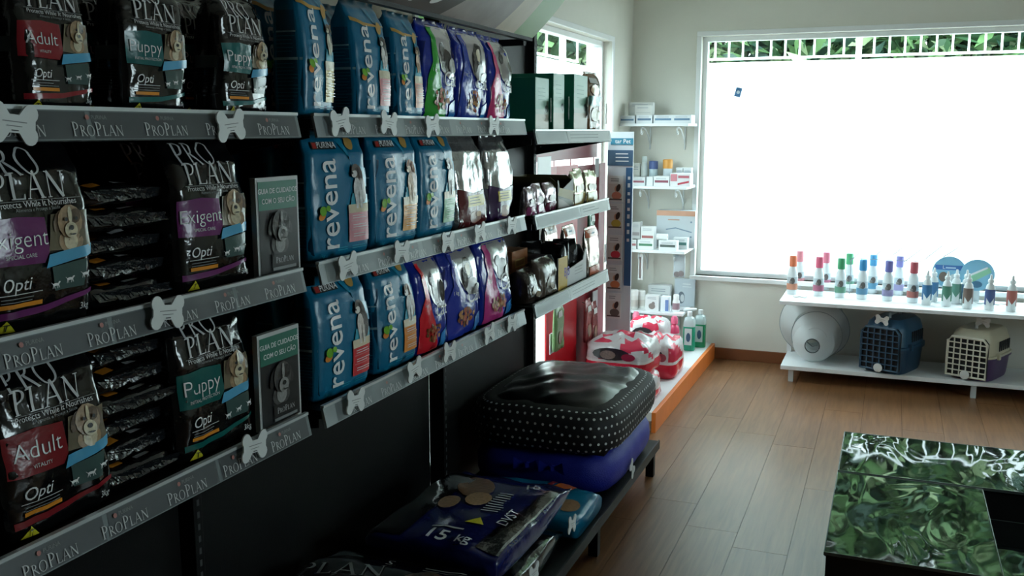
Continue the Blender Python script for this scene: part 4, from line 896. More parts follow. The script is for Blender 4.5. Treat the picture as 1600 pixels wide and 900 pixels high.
def jar(name, label, px, yt, yb, z, yf, r, body, cap, capf=.3, group='products on the corner shelves', lab=None, neck=.75):
    a = onY(px, yb, yf); h = onY(px, yt, yf).z-a.z; t = thing(name, label, 'bottle' if capf < .28 else 'jar', (a.x, yf+r, z), 0, group); hb = h*(1-capf)
    MB().lathe([(r*.9, 0), (r, .004), (r, hb*.82), (r*neck, hb*.95), (r*neck, hb)], 20).build('body', mat(body, .35), t, True)
    MB().lathe([(r*neck*1.05, hb), (r*neck*1.05, h-.004), (r*neck*.9, h)], 20).build('cap', mat(cap, .4), t, True)
    if lab: MB().lathe([(r+.0006, hb*.2), (r+.0006, hb*.7)], 20, cap=False).build('label', mat(lab, .5), t, True)
    return t
z = SH[0]
goods('medicine_box', 'plain white box at the left end of the topmost corner shelf', 'box', 958, 968, 178, 191, z, 6.03, .12, '#dfe3e3')
goods('medicine_box', 'white box with blue stripe, left one on the topmost corner shelf', 'box', 968, 992, 179, 191, z, 6.03, .12, '#d3d9dc', stripe('#5a7a94'))
goods('medicine_box', 'white box with blue stripe, middle one on the topmost corner shelf', 'box', 994, 1019, 178, 191, z, 6.03, .12, '#d8dde0', stripe('#4f6f8c'))
goods('medicine_box', 'long white box with blue stripe, third on the topmost corner shelf', 'box', 1021, 1051, 178, 191, z, 6.03, .12, '#d8dde0', stripe('#5f809c'))
goods('medicine_box', 'long white box with blue stripe at the right of the topmost shelf', 'box', 1051, 1080, 178, 191, z, 6.03, .12, '#d8dde0', stripe('#5f809c'))
hs = onY(1000, 178, 6.03).z-onY(1000, 191, 6.03).z
goods('medicine_box', 'large pale box standing on the striped boxes of the topmost shelf', 'box', 982, 1020, 157, 177, z+hs, 6.09, .05, '#c4c6c2', stripe('#b9bcba', .1, .2))
goods('medicine_box', 'small pale box leaning in front of the larger pale box on top', 'box', 992, 1018, 162, 177, z+hs, 6.05, .03, '#cbccc8', stripe('#b9bcba', .2, .3))
z = SH[1]
goods('medicine_box', 'white box with maroon stripe at the left of the second corner shelf', 'box', 986, 1008, 275, 288, z, 6.03, .1, '#d3d8da', stripe('#8a4a58'))
goods('medicine_box', 'plain small white box, second from left on the second corner shelf', 'box', 1010, 1020, 274, 288, z, 6.03, .1, '#d9dee0')
goods('medicine_box', 'white box with maroon stripe in the middle of the second shelf', 'box', 1021, 1046, 273, 288, z, 6.03, .1, '#dde2e3', stripe('#8a4a58'))
goods('medicine_box', 'pink and white box at the right of the second corner shelf', 'box', 1047, 1078, 268, 288, z, 6.03, .1, '#e0dfe0', lambda w_, h: [(rect(-w_*.48, h*.4, -w_*.15, h*.95), mat('#c9808a', .5)), (rect(-w_*.1, h*.65, w_*.45, h*.85), mat('#b5606c', .5)), (poly((-w_*.12, h*.1), (w_*.45, h*.3), (w_*.45, h*.45), (-w_*.12, h*.25)), mat('#b5404e', .5))])
goods('medicine_box', 'upright white box behind the maroon striped box, second shelf', 'box', 988, 999, 254, 287, z, 6.16, .04, '#d8d9d4', stripe('#b9b4ae', .2, .3))
jar('product_bottle', 'tall white bottle on the second corner shelf', 1005, 243, 287, z, 6.16, .021, '#d3dad8', '#c9d3d0', .2)
jar('product_jar', 'clear jar with blue lid on the second corner shelf', 1019, 250, 287, z, 6.16, .028, '#b9cbd0', '#4f6296', .34, neck=1.0)
jar('product_jar', 'clear jar with orange lid on the second corner shelf', 1041, 247, 287, z, 6.16, .03, '#c4cdd2', '#d99a4a', .36, neck=1.0)
goods('medicine_box', 'small white box at the back, left of pair on the second shelf', 'box', 1056, 1066, 259, 286, z, 6.2, .04, '#d6dbdc', stripe('#a9b3b8', .7, .8))
goods('medicine_box', 'small white box at the back, right of pair on the second shelf', 'box', 1067, 1080, 259, 286, z, 6.2, .04, '#d6dbdc', stripe('#a9b3b8', .7, .8))
z = SH[2]
goods('medicine_box', 'white box with green stripe at the left front of the third shelf', 'box', 996, 1021, 373, 388, z, 6.03, .09, '#dde1e1', stripe('#3f7a5a'))
goods('medicine_box', 'plain white small box at the left end of the third shelf', 'box', 986, 994, 374, 388, z, 6.03, .09, '#d9dddd', stripe('#9a5a5e'))
goods('medicine_box', 'white box with grey label, front middle of the third corner shelf', 'box', 1029, 1057, 374, 389, z, 6.02, .07, '#dde1e1', stripe('#56645f'))
goods('medicine_box', 'white box with green end, right of the third corner shelf', 'box', 1052, 1074, 368, 386, z, 6.12, .05, '#dfe3e3', stripe('#4f7a74'))
hs = onY(1000, 373, 6.03).z-onY(1000, 388, 6.03).z
goods('medicine_box', 'white box with red band stacked on the green striped box', 'box', 1001, 1022, 352, 372, z+hs, 6.05, .06, '#d9dbda', stripe('#9a5a58', .1, .3))
goods('medicine_box', 'grey and white box at the upper left of the third shelf stack', 'box', 987, 1000, 346, 372, z+hs, 6.06, .06, '#b9bcbc', stripe('#8f8a8c', .2, .4))
goods('large_carton', 'large white carton with orange top band at the back of third shelf', 'box', 1025, 1085, 327, 384, z, 6.2, .08, '#cdd5da', lambda w_, h: [(rect(-w_*.5, h*.86, w_*.5, h), mat('#d9a58a', .5)), (poly((-w_*.25, h*.5), (.0, h*.55), (w_*.42, h*.44), (w_*.42, h*.41), (0, h*.52), (-w_*.25, h*.47)), mat('#7f95a8', .5)), (lines(-w_*.2, w_*.2, h*.74, 1, .01, h*.03, random.Random(1)), mat('#c9a08a', .5)), (ell(w_*.4, h*.7, .006, .006), mat('#7f95a8', .5)), (ell(w_*.4, h*.3, .006, .006), mat('#7f95a8', .5))])
rl = onY(1035, 360, 6.06); t = thing('gauze_roll', 'white gauze roll resting on the front box of the third shelf', 'roll', (rl.x, 6.06, SH[2]+.062), 0)
MB().lathe([(.006, -.035), (.02, -.035), (.02, .035), (.006, .035)], 16, (0, 0, .02), axis='x', cap=False).build('roll', mat('#dfe2e0', .7), t, True); MB().lathe([(.006, -.036), (.004, -.036), (.004, .036), (.006, .036)], 12, (0, 0, .02), axis='x').build('core', mat('#b9a98a', .7), t, True)
z = SH[3]
goods('medicine_box', 'grey white box with animal picture at the left of lowest shelf', 'box', 961, 980, 448, 482, z, 6.03, .06, '#c6c8ca', pic('#6b6560'))
jar('product_jar', 'white jar with wide lid, left of pair on the lowest shelf', 989, 452, 482, z, 6.03, .026, '#dcdcd6', '#e3e3df', .3, lab='#c9c4bc', neck=1.0)
jar('product_jar', 'white jar with wide lid, right of pair on the lowest shelf', 1000, 453, 480, z, 6.09, .026, '#dcdcd6', '#e3e3df', .3, lab='#c9c4bc', neck=1.0)
goods('medicine_box', 'white box with dark picture in the middle of lowest shelf', 'box', 1008, 1029, 458, 482, z, 6.03, .06, '#d6d8d8', pic('#7a706c'))
goods('medicine_box', 'wide pale box at the back of the lowest corner shelf', 'box', 1012, 1046, 445, 478, z, 6.2, .06, '#cfd2d2', stripe('#b5baba', .5, .6))
goods('medicine_box', 'white and blue box beside the small bottle on lowest shelf', 'box', 1032, 1045, 460, 483, z, 6.03, .06, '#dfe5ea', lambda w_, h: [(rect(w_*.05, .004, w_*.45, h*.8), mat('#6a86ba', .5))])
jar('product_bottle', 'small white bottle with mauve label on the lowest corner shelf', 1055, 456, 483, z, 6.03, .023, '#e6e8e6', '#eceeed', .25, lab='#9a7f88')
for i, (px, py) in enumerate(((1068, 474), (1077, 476))):
    p = onY(px, py, 6.08); t = thing('ointment_tube', ('left', 'right')[i]+' white ointment tube lying at the end of lowest corner shelf', 'tube', (p.x, 6.10, z+.0), .5)
    MB().tube([(-.045, 0, .006), (-.02, 0, .011), (.03, 0, .012)], [.004, .010, .012], 10).build('tube', mat('#e6eaec', .4), t, True); MB().tube([(.03, 0, .012), (.045, 0, .012)], .008, 10).build('cap', mat('#eef0f0', .4), t, True)
# hung under the third shelf and on the wall
t = thing('grooming_brush', 'narrow packaged brush hanging under the third corner shelf', 'brush', (onY(1000, 437, 6.05).x, 6.05, onY(1000, 437, 6.05).z), 0)
box('card', (-.014, 0, 0), (.016, .003, .165), mat('#d9dbda', .5), t); box('handle', (-.006, -.010, .01), (.003, 0, .15), mat('#7a6f6a', .5), t, .002); MB().tube([(0, .002, .165), (0, .002, .20)], .002, 6).build('hook', mat('#c9cccc', .4), t)
t = thing('hanging_pouch', 'clear pouch of grey items hanging at the third shelf end', 'pouch', (onY(1061, 433, 6.08).x, 6.08, onY(1061, 433, 6.08).z), 0)
b = BagSurf(.075, .14, .025, 131, .004); bag_body(b, mat('#bcc6cb', .3, 0, .5, .2), t, nu=10, nv=12); printed('grey_contents', b, [(ell(-.012, .02, .02, .018), mat('#7d7878', .5)), (ell(.015, .025, .018, .02), mat('#8a8484', .5))], t, .03); MB().tube([(0, 0, .14), (0, 0, .165)], .002, 6).build('hook', mat('#c9cccc', .4), t)
goods('flat_pack', 'grey white flat pack with round animal photo against the wall', 'box', 1053, 1085, 434, 477, z, 6.26, .03, '#c3cdd4', lambda w_, h: [(ell(-w_*.15, h*.32, w_*.17, h*.22), mat('#6f7a84', .5)), (ell(-w_*.1, h*.3, w_*.1, h*.14), mat('#cfd3d6', .5)), (lines(-w_*.1, w_*.4, h*.8, 2, h*.1, h*.03, random.Random(3)), mat('#e3e8ea', .5))])
# ================================================================ low corner platform with orange edge
t = thing('corner_platform', 'low white platform with orange front edge in the far corner', 'platform', (-1.25, 5.45, 0))
box('board', (-.23, -.88, .06), (.20, .83, .105), mat('#dde1e1', .4), t); box('orange_edge', (.20, -.88, .0), (.222, .83, .105), mat('#d9762f', .45, 0, .5, 0, 60, .15), t, .002); box('plinth', (-.2, -.85, 0), (.19, .8, .06), mat('#b9bcba', .6), t)
PZ = .106
REDB = film('#c4203a', .2, .4)
def litter(label, w_, h, d, seed, loc, rz, flip=False):
    t = thing('litter_bag', label, 'litter bag'); b = BagSurf(w_, h, d, seed, .014); bag_body(b, film('#cfcdce', .18, .4), t, nu=22, nv=22)
    printed('red_print', b, [(poly((-.46*w_, .02*h), (.46*w_, .02*h), (.46*w_, .2*h), (.1*w_, .26*h), (-.46*w_, .22*h)), REDB), (poly((-.46*w_, .72*h), (-.1*w_, .6*h), (.46*w_, .74*h), (.46*w_, .84*h), (-.46*w_, .86*h)), REDB)], t, .03)
    printed('dark_photo', b, [(ell(-.1*w_, .36*h, .3*w_, .13*h), film('#3a2f33', .2)), (ell(-.16*w_, .35*h, .13*w_, .09*h), film('#8a7068', .2)), (ell(.25*w_, .4*h, .12*w_, .08*h), film('#a5243c', .2))], t, .02, .0016)
    printed('orange_mark', b, [(ell(.18*w_, .55*h, .1*w_, .04*h), film('#c98a3a', .2))], t, .03, .002)
    t['group'] = 'red and silver litter bags'; t.matrix_world = Matrix.Translation((loc[0], loc[1], loc[2]+d*.55)) @ Matrix.Rotation(rz, 4, 'Z') @ Matrix(((1, 0, 0, 0), (0, 0, 1, 0), (0, -1, 0, 0), (0, 0, 0, 1)))
    return t
# solid red foot bag whose broad end faces the camera
def red_pack(label, x0, x1, y0, y1, z0, z1, seed):
    t = thing('litter_bag', label, 'litter bag', ((x0+x1)/2, (y0+y1)/2, z0), 0, 'red and silver litter bags'); hx, hy, H_ = (x1-x0)/2, (y1-y0)/2, z1-z0
    n = 40; m = 12; ring = rrect(1, 1, n, 6); vs = []; fs = []; mi = []
    for j in range(m+1):
        q = j/m; sc_ = (1-abs(2*q-1)**5)**.2*.10+.90 if q < .5 else .82+.18*(1-abs(2*q-1)**3)**.5
        for k, (u, v) in enumerate(ring):
            dn = 1+.06*noise.noise(Vector((u*2.2, v*2.2, q*3+seed)))+.03*noise.noise(Vector((u*6, v*6, q*6+seed))); vs.append((u*hx*sc_*dn, v*hy*sc_*dn, H_*q+(.012*noise.noise(Vector((u*3, v*3, seed))) if j > m-3 else 0)))
    for j in range(m):
        for k in range(n):
            fs.append((j*n+k, j*n+(k+1) % n, (j+1)*n+(k+1) % n, (j+1)*n+k)); mi.append(0 if j < 5 else (1 if j == 5 else (3 if noise.noise(Vector((ring[k][0]*1.8, ring[k][1]*1.8+j*.25, seed*1.7))) > .12 else 2)))
    fs += [tuple(range(n))[::-1]]; mi.append(0)
    for r_ in range(1, 4):
        base = len(vs)
        for k, (u, v) in enumerate(ring):
            f = 1-r_*.3; vs.append((u*hx*.82*f, v*hy*.82*f, H_+.012*r_**.5+.03*noise.noise(Vector((u*f*3, v*f*3, seed)))))
        prev = base-n if r_ > 1 else m*n
        for k in range(n): fs.append((prev+k, prev+(k+1) % n, base+(k+1) % n, base+k)); mi.append(3 if noise.noise(Vector((ring[k][0]*f*2.2, ring[k][1]*f*2.2, seed*1.7))) > .02 else 2)
    fs.append(tuple(len(vs)-n+k for k in range(n))); mi.append(2)
    mb = MB(); mb.v = vs; mb.f = fs; mb.m = mi
    o = mb.build('body', [REDB, film('#d9d6d6', .25), film('#cbc7c8', .15, .5), film('#c93550', .18, .4)], t); o.data.polygons.foreach_set('use_smooth', [True]*len(fs))
    class PF:
        def pt(s, x, z, off):
            u = max(-1, min(1, x/hx)); return (x*.97, -hy*(1-abs(u)**6)**(1/6)*.985-.006-off, z)
    printed('dark_photo', PF(), [(ell(-hx*.1, H_*.70, hx*.6, H_*.2), film('#2f282b', .18)), (ell(-hx*.2, H_*.68, hx*.25, H_*.14), fur('#7d6660')), (ell(hx*.45, H_*.64, hx*.22, H_*.12), film('#8a2238', .18))], t, .02, .006)
    return t
red_pack('red and silver litter bag with dark photo, top of front stack', -1.43, -1.09, 4.62, 4.98, PZ+.155, PZ+.318, 2)
red_pack('red and silver litter bag under the top one, by the orange edge', -1.43, -1.085, 4.60, 5.0, PZ, PZ+.125, 5)
red_pack('red and silver litter bag lying behind the front stack', -1.33, -1.075, 5.22, 5.55, PZ, PZ+.20, 9)
red_pack('silver litter bag at the back by the card stand', -1.46, -1.22, 5.60, 5.82, PZ, PZ+.24, 12)
def spray(label, px, py, col, cap):
    p = onY(px, py, 5.9); h = p.z-PZ; t = thing('spray_bottle', label, 'bottle', (p.x, 5.9, PZ), 0, 'bottles with coloured caps on the corner platform'); r = .033
    MB().lathe([(r*.9, 0), (r, .006), (r, h*.62), (r*.85, h*.72), (.014, h*.78), (.014, h*.82)], 18).build('body', mat(col, .3), t, True)
    MB().lathe([(.022, h*.8), (.022, h*.93), (.014, h)], 16).build('cap', mat(cap, .35), t, True)
    MB().lathe([(r+.0006, h*.15), (r+.0006, h*.55)], 18, cap=False).build('label', mat('#d9d9d6', .5), t, True)
spray('bottle with light blue cap, leftmost on the corner platform', 971, 491, '#3a9ab5', '#3fa6c4')
spray('bottle with pink cap between the two blue-capped bottles', 994, 487, '#c94a66', '#d9708a')
spray('bottle with deeper blue cap in the middle of the corner platform', 1014, 494, '#1f6f96', '#2f8fb5')
spray('bottle with bright pink cap beside the green jugs', 1054, 494, '#d6486e', '#e86a8c')
def jug(label, px, yt, yy, col):
    p = onY(px, yt, yy); h = p.z-PZ; t = thing('cleaner_jug', label, 'bottle', (p.x, yy, PZ), 0, 'green cleaner jugs'); w_ = .036
    MB().prism([(a*w_, b*.03) for a, b in rrect(1, 1, 24, 5)], 0, h*.62, axis='z').build('liquid', mat(col, .25), t)
    vs = []; ring = rrect(1, 1, 24, 5); mb = MB(); lv = [(1.0, h*.62), (1.0, h*.74), (.8, h*.84), (.36, h*.88), (.36, h*.9)]
    for s, z_ in lv: vs += [(a*w_*s, b*.03*s, z_) for a, b in ring]
    fs = [(j*24+k, j*24+(k+1) % 24, (j+1)*24+(k+1) % 24, (j+1)*24+k) for j in range(len(lv)-1) for k in range(24)]
    mb.add(vs, fs+[tuple(range(24))]); mb.build('clear_top', mat('#b9c9c8', .25), t, True)
    MB().lathe([(.016, h*.89), (.016, h)], 14).build('cap', mat('#dfe6e6', .4), t, True)
    class JF:
        def pt(s, x, z, off): return (x, -.031-off, z)
    printed('label', JF(), [(rect(-.025, h*.15, .022, h*.58), mat('#c9d3d3', .5)), (ell(0, h*.35, .014, .03), mat('#3a5a78', .5))], t, 0)
jug('clear jug of green cleaner, nearer of two on the corner platform', 1078, 487, 6.02, '#1f9a78'); jug('clear jug of green cleaner, farther one beside the skirting board', 1095, 484, 6.14, '#1f8f62')
# ================================================================ white two-tier bench under the window
BX0, BX1, BY0, BY1 = -.58, 2.3, 5.80, 6.262
bn = thing('window_bench', 'long white two-tier display bench under the wide window', 'bench', ((BX0+BX1)/2, 6.03, 0)); ox, oy = (BX0+BX1)/2, 6.03
box('upper_shelf', (BX0-ox, BY0-oy, .478), (BX1-ox, BY1-oy, .5), SHW, bn, .002); box('lower_shelf', (BX0+.02-ox, BY0+.04-oy, .075), (BX1-ox, BY1-oy, .1), SHW, bn, .002)
for xx in (-.50, .50, 1.5, 2.2):
    for yy in (BY0+.07, BY1-.05): box('leg', (xx-.014-ox, yy-.014-oy, 0), (xx+.014-ox, yy+.014-oy, .075), mat('#bfc6c7', .4), bn)
for xx in (BX0+.03, BX1-.03): box('back_post', (xx-.014-ox, BY1-.03-oy, .1), (xx+.014-ox, BY1-.004-oy, .478), SHW, bn)
def shampoo(px, py_b, py_t, cap, lab, label, row):
    z = .5; p = onZ(px, py_b, z); h = .238 if row == 0 else .24
    t = thing('shampoo_bottle', label, 'bottle', (p.x, p.y, z), 0, 'shampoo bottles on the window bench'); r = .031
    MB().lathe([(r*.92, 0), (r, .006), (r, .115), (r*.9, .145), (r*.62, .165), (r*.55, .172)], 20).build('body', mat('#dfe6e8', .35), t, True)
    MB().lathe([(.0215, .172), (.0225, .176), (.0225, h-.006), (.019, h)], 18).build('cap', mat(cap, .4), t, True)
    o = MB().lathe([(r+.0007, .028), (r+.0007, .108)], 20, cap=False).build('label', mat('#b9c4c9', .5), t, True)
    MB().lathe([(r+.0013, .03), (r+.0013, .068)], 20, cap=False).build('colour_band', mat(lab, .5), t, True)
    class CY:
        def pt(s, x, z_, off): a = x/r; return ((r+.0018)*math.sin(a), -(r+.0018)*math.cos(a), z_)
    printed('animal_print', CY(), [(ell(.004, .085, .014, .02), mat('#5a5552', .5)), (ell(-.008, .075, .008, .01), mat('#8a8480', .5))], t, .008)
for px, c, l, nm in ((1237, '#e07a52', '#c98a70', 'orange'), (1278, '#d9607f', '#a8607a', 'pink'), (1312, '#3f9a68', '#5f8f78', 'green'), (1346, '#3a8fc4', '#5a8aa8', 'blue'), (1386, '#6f6fb0', '#8a84a8', 'violet'), (1425, '#b5525c', '#a8645c', 'red')):
    i = [1237, 1278, 1312, 1346, 1386, 1425].index(px); shampoo(px, 459+i*2.6, 0, c, l, 'white shampoo bottle with %s cap in the front row' % nm, 0)
for px, c, l, nm in ((1248, '#d98a96', '#c98a90', 'pale coral'), (1289, '#d9788f', '#b5708a', 'pale pink'), (1325, '#4fa878', '#6fa08a', 'green'), (1362, '#4f9fd0', '#5a94b5', 'blue'), (1403, '#8a88c9', '#9490b8', 'violet')):
    i = [1248, 1289, 1325, 1362, 1403].index(px); shampoo(px, 450+i*2.6, 0, c, l, 'white shampoo bottle with %s cap in the back row' % nm, 1)
def dropper(px, py, lab, label):
    p = onZ(px, py, .5); t = thing('dropper_bottle', label, 'bottle', (p.x, p.y, .5), 0, 'dropper bottles on the window bench'); r = .026; h = .2
    MB().lathe([(r*.9, 0), (r, .005), (r, .115), (r*.8, .14), (.012, .15), (.012, .155)], 18).build('body', mat('#dfe5e6', .35), t, True)
    MB().lathe([(.016, .155), (.016, .17), (.008, .178), (.005, .2)], 14).build('nozzle', mat('#e3e9ea', .4), t, True)
    MB().lathe([(r+.0007, .03), (r+.0007, .118)], 18, cap=False).build('label', mat(lab, .5), t, True)
    class CY:
        def pt(s, x, z_, off): a = x/r; return ((r+.0016)*math.sin(a), -(r+.0016)*math.cos(a), z_)
    printed('white_point', CY(), [(poly((-.02, .028), (.02, .028), (.02, .07), (0, .04), (-.02, .07)), mat('#dfe5e6', .5))], t, .008)
for px, py, l, lb in ((1447, 476, '#3a6f9a', 'dropper bottle with blue label beside the red-capped shampoo'), (1457, 471, '#4a7aa8', 'dropper bottle with blue label in the back, beside the left disc'), (1478, 478, '#4a7f6a', 'dropper bottle with green label in the front row'), (1492, 474, '#5f9080', 'dropper bottle with pale green label in the back row'),
                      (1508, 475, '#5a7f9a', 'dropper bottle with grey blue label behind the brown one'), (1511, 482, '#7d6a62', 'dropper bottle with brown label in the front row'), (1545, 484, '#4a5f8f', 'dropper bottle with dark blue label near the bench tags'), (1579, 486, '#a8645c', 'dropper bottle with red and white label at the right end')):
    dropper(px, py, l, lb)
for i, (px, py) in enumerate(((1250, 464), (1536, 474), (1560, 475))):
    p = onZ(px, py, .5); t = copy_tree(bone0); t['label'] = ('bone tag lying on the bench beside the orange-capped shampoo', 'bone tag lying on the bench left of the dark blue dropper', 'bone tag lying on the bench right of the dark blue dropper')[i]
    t['group'] = 'bone-shaped price tags'; t.matrix_world = Matrix.Translation((p.x, p.y, .5035)) @ Matrix.Rotation(.4*i, 4, 'Z') @ Matrix.Rotation(-math.pi/2, 4, 'X')
# round cards standing at the glass
for px, py, lb, a in ((1483, 425, 'round blue card with animal photo standing at the window', 0), (1527, 430, 'round pale blue card with green stripe standing at the window', 1)):
    p = onY(px, py, 6.2-.012*a); r = .093; t = thing('round_card', lb, 'card', (p.x, 6.2-.012*a, .5), 0, 'round cards at the window'); cz = r+.001+(p.z-.5-r if p.z-.5 > r else 0)*1.0
    cz = p.z-.5
    MB().lathe([(r, 0), (r, .004)], 36, (0, 0, cz), axis='y').build('disc', mat('#7fb3cc', .4), t); box('stand', (-.02, .005, 0), (.02, .03, cz), mat('#c9d3d6', .5), t)
    f = Flat(); c = lambda *q: mat(*q)
    if a == 0: it = [(rect(-.078, cz+.012, .078, cz+.04), mat('#3f6fae', .4)), (xf(text2d('L', .03), -.03, cz+.018), WHT), (rect(-.02, cz+.02, .035, cz+.03), mat('#a9c4dd', .5)), (ell(-.03, cz-.03, .025, .03), mat('#7a6a60', .5)), (ell(.03, cz-.035, .03, .025), mat('#c9cfd0', .5))]
    else: it = [(poly((-.07, cz-.02), (.06, cz+.05), (.075, cz+.02), (-.05, cz-.06)), mat('#8fc4a0', .4)), (poly((-.05, cz-.002), (.05, cz+.052), (.055, cz+.042), (-.045, cz-.012)), WHT), (ell(.0, cz-.055, .03, .02), mat('#3f6a86', .5))]
    printed('print', f, it, t, 0, .001)
# thin wire hooks of a rack at the glass
hk = thing('hook_rack', 'thin wire rack with slanting hooks standing at the window behind the bottles', 'rack', (.15, 6.22, .5)); wm = mat('#7f8a90', .4, .5)
a0, a1 = onY(1330, 408, 6.22), onY(1512, 400, 6.22)
MB().tube([(a0.x-.15, 0, .22), (a1.x-.15, 0, .22)], .0022, 6).build('bar', wm, hk); 
for e in (a0.x-.15, a1.x-.15): MB().tube([(e, 0, .0), (e, 0, .22)], .0022, 6).build('support', wm, hk)
for k, (xa, ya, xb, yb) in enumerate(((1328, 408, 1345, 393), (1370, 398, 1377, 390), (1396, 398, 1411, 386), (1413, 409, 1442, 387), (1444, 406, 1474, 382), (1473, 402, 1501, 384))):
    p, q = onY(xa, ya, 6.20), onY(xb, yb, 6.24); MB().tube([(p.x-.15, -.02, p.z-.5), (q.x-.15, .0, q.z-.5)], [.003, .0022], 6).build('hook', wm, hk)
# sticker on the glass
p = onY(1153, 144, YB+.077); t = thing('window_sticker', 'small blue and white sticker on the window glass', 'sticker', (p.x, YB+.0768, p.z), 0); t.rotation_euler = (0, .25, 0)
box('backing', (-.018, -.0005, -.03), (.022, 0, .03), mat('#4a7fb0', .5), t); printed('mark', Flat(), [(ell(.002, 0, .011, .011), mat('#d3e3ee', .5))], t, 0, .001)
# ================================================================ recovery collars on the lower tier
def plastic():
    m = bpy.data.materials.new('milky_plastic'); m.use_nodes = True; nt = m.node_tree; p = nt.nodes['Principled BSDF']
    p.inputs['Base Color'].default_value = (.8, .82, .82, 1); p.inputs['Roughness'].default_value = .35
    tr = nt.nodes.new('ShaderNodeBsdfTransparent'); tl = nt.nodes.new('ShaderNodeBsdfTranslucent'); tl.inputs[0].default_value = (.8, .84, .84, 1)
    m1 = nt.nodes.new('ShaderNodeMixShader'); m1.inputs[0].default_value = .4; m2 = nt.nodes.new('ShaderNodeMixShader'); m2.inputs[0].default_value = .25
    nt.links.new(p.outputs[0], m1.inputs[1]); nt.links.new(tl.outputs[0], m1.inputs[2]); nt.links.new(m1.outputs[0], m2.inputs[1]); nt.links.new(tr.outputs[0], m2.inputs[2])
    nt.links.new(m2.outputs[0], nt.nodes['Material Output'].inputs[0]); return m
MILK = plastic()
for i, (px, r0, r1, yb, yf, lb) in enumerate(((1266, .198, .10, 6.21, 6.08, 'largest milky recovery collar, at the back of the nest'), (1279, .175, .085, 6.14, 6.02, 'middle milky recovery collar in the nest'), (1274, .15, .07, 6.07, 5.95, 'third milky recovery collar in the nest'), (1270, .122, .042, 5.99, 5.89, 'smallest milky recovery collar with open neck, at the front'))):
    p = onY(px, 540, (yb+yf)/2); t = thing('recovery_collar', lb, 'pet collar', (p.x, yb, .1), 0, 'nested recovery collars'); cz = r0+.001
    MB().lathe([(r0, 0), (r0-.002, -.002), (r1, yf-yb), (r1-.001, yf-yb+.001), (r0-.004, .0)], 48, (0, 0, cz), axis='y', cap=False).build('cone', MILK, t, True)
    if i == 3: MB().tube([(r1*math.cos(a), yf-yb-.002, cz+r1*math.sin(a)) for a in [2*math.pi*k/32 for k in range(32)]], .0035, 6, closed=True).build('neck_edge', mat('#4a4e50', .5), t, True); MB().tube([(-r1*.7, yf-yb, cz+.02), (0, yf-yb+.004, cz-.005), (r1*.85, yf-yb, cz+.01)], .003, 6).build('strap', mat('#5a5e60', .5), t)
    else: MB().tube([(r0*math.cos(a), -.001, cz+r0*math.sin(a)) for a in [2*math.pi*k/48 for k in range(48)]], .0025, 6, closed=True).build('rim', mat('#98a2a4', .5), t, True)
# ================================================================ pet carriers
def carrier(label, pxc, w_, h, dep, rz, top, bottom, door, y, cx):
    t = thing('pet_carrier', label, 'pet carrier', (cx, y, .1), rz); mt = mat(top, .4); mbm = mat(bottom, .4); md = mat(door, .4)
    def shell(name, lv, m, par=t):
        vs = []; n = 40
        for sx, sy, cy, z_ in lv: vs += [(a*sx, b*sy+cy, z_) for a, b in rrect(1, 1, n, 5)]
        L = len(lv); fs = [(j*n+k, j*n+(k+1) % n, (j+1)*n+(k+1) % n, (j+1)*n+k) for j in range(L-1) for k in range(n)]+[tuple(range(n))[::-1], tuple((L-1)*n+k for k in range(n))]
        mb = MB(); mb.add(vs, fs); return mb.build(name, m, par, True)
    hw, hd_ = w_/2, dep/2
    shell('lower_tub', [(hw*.86, hd_*.88, 0, 0), (hw*.9, hd_*.92, 0, .02), (hw*.97, hd_*.97, 0, h*.42), (hw*1.04, hd_*1.03, 0, h*.43), (hw*1.04, hd_*1.03, 0, h*.47)], mbm)
    up = shell('upper_shell', [(hw*1.04, hd_*1.03, 0, h*.47), (hw*1.04, hd_*1.03, 0, h*.51), (hw*.97, hd_*.97, 0, h*.52), (hw*.92, hd_*.93, 0, h*.8), (hw*.82, hd_*.86, .0, h*.93), (hw*.66, hd_*.74, 0, h)], mt)
    for k in range(6):
        y_ = -hd_*.3+k*hd_*.16
        MB().box(hw*.945, y_-.006, h*.58, hw*.985, y_+.006, h*.78).build('vent_slot', mat('#20262c', .6), up)
    fy = -hd_*.985
    # door: dark plate painted for the shade inside, then frame and grid
    dw, dz0, dz1 = hw*.82, h*.08, h*.86
    MB().prism([(-dw, dz0), (dw, dz0), (dw, dz1*.9), (dw*.8, dz1), (-dw*.8, dz1), (-dw, dz1*.9)], fy-.012, fy+.012).build('dark_inside_plate', mat('#14181c', .7), t)
    dr = MB().tube([(-dw, fy-.02, dz0), (dw, fy-.02, dz0), (dw, fy-.02, dz1*.9), (dw*.8, fy-.02, dz1), (-dw*.8, fy-.02, dz1), (-dw, fy-.02, dz1*.9)], .008, 6, closed=True).build('door', md, t)
    for k in range(1, 6):
        x_ = -dw+2*dw*k/6; MB().box(x_-.003, fy-.024, dz0, x_+.003, fy-.018, dz1*.98).build('door_bar', md, dr)
    for k in range(1, 7):
        z_ = dz0+(dz1-dz0)*k/7; MB().box(-dw, fy-.026, z_-.003, dw, fy-.020, z_+.003).build('door_bar', md, dr)
    MB().lathe([(.004, 0), (.026, .002), (.026, .006), (.004, .008)], 16, (0, fy-.034, dz0+.012), axis='y').build('door_badge', mat('#c9ccc9', .5), dr)
    MB().tube([(0, -.08, h-.004), (0, -.07, h+.022), (0, .07, h+.022), (0, .08, h-.004)], .010, 8).build('handle', mat('#cfd3d3' if top != '#28536f' else '#b9c9d3', .4), t, True)
    for s in (-1, 1): box('latch', (s*hw*1.03-.012, -hd_*.6, h*.44), (s*hw*1.03+.012, -hd_*.45, h*.56), mt, t, .003)
    return t
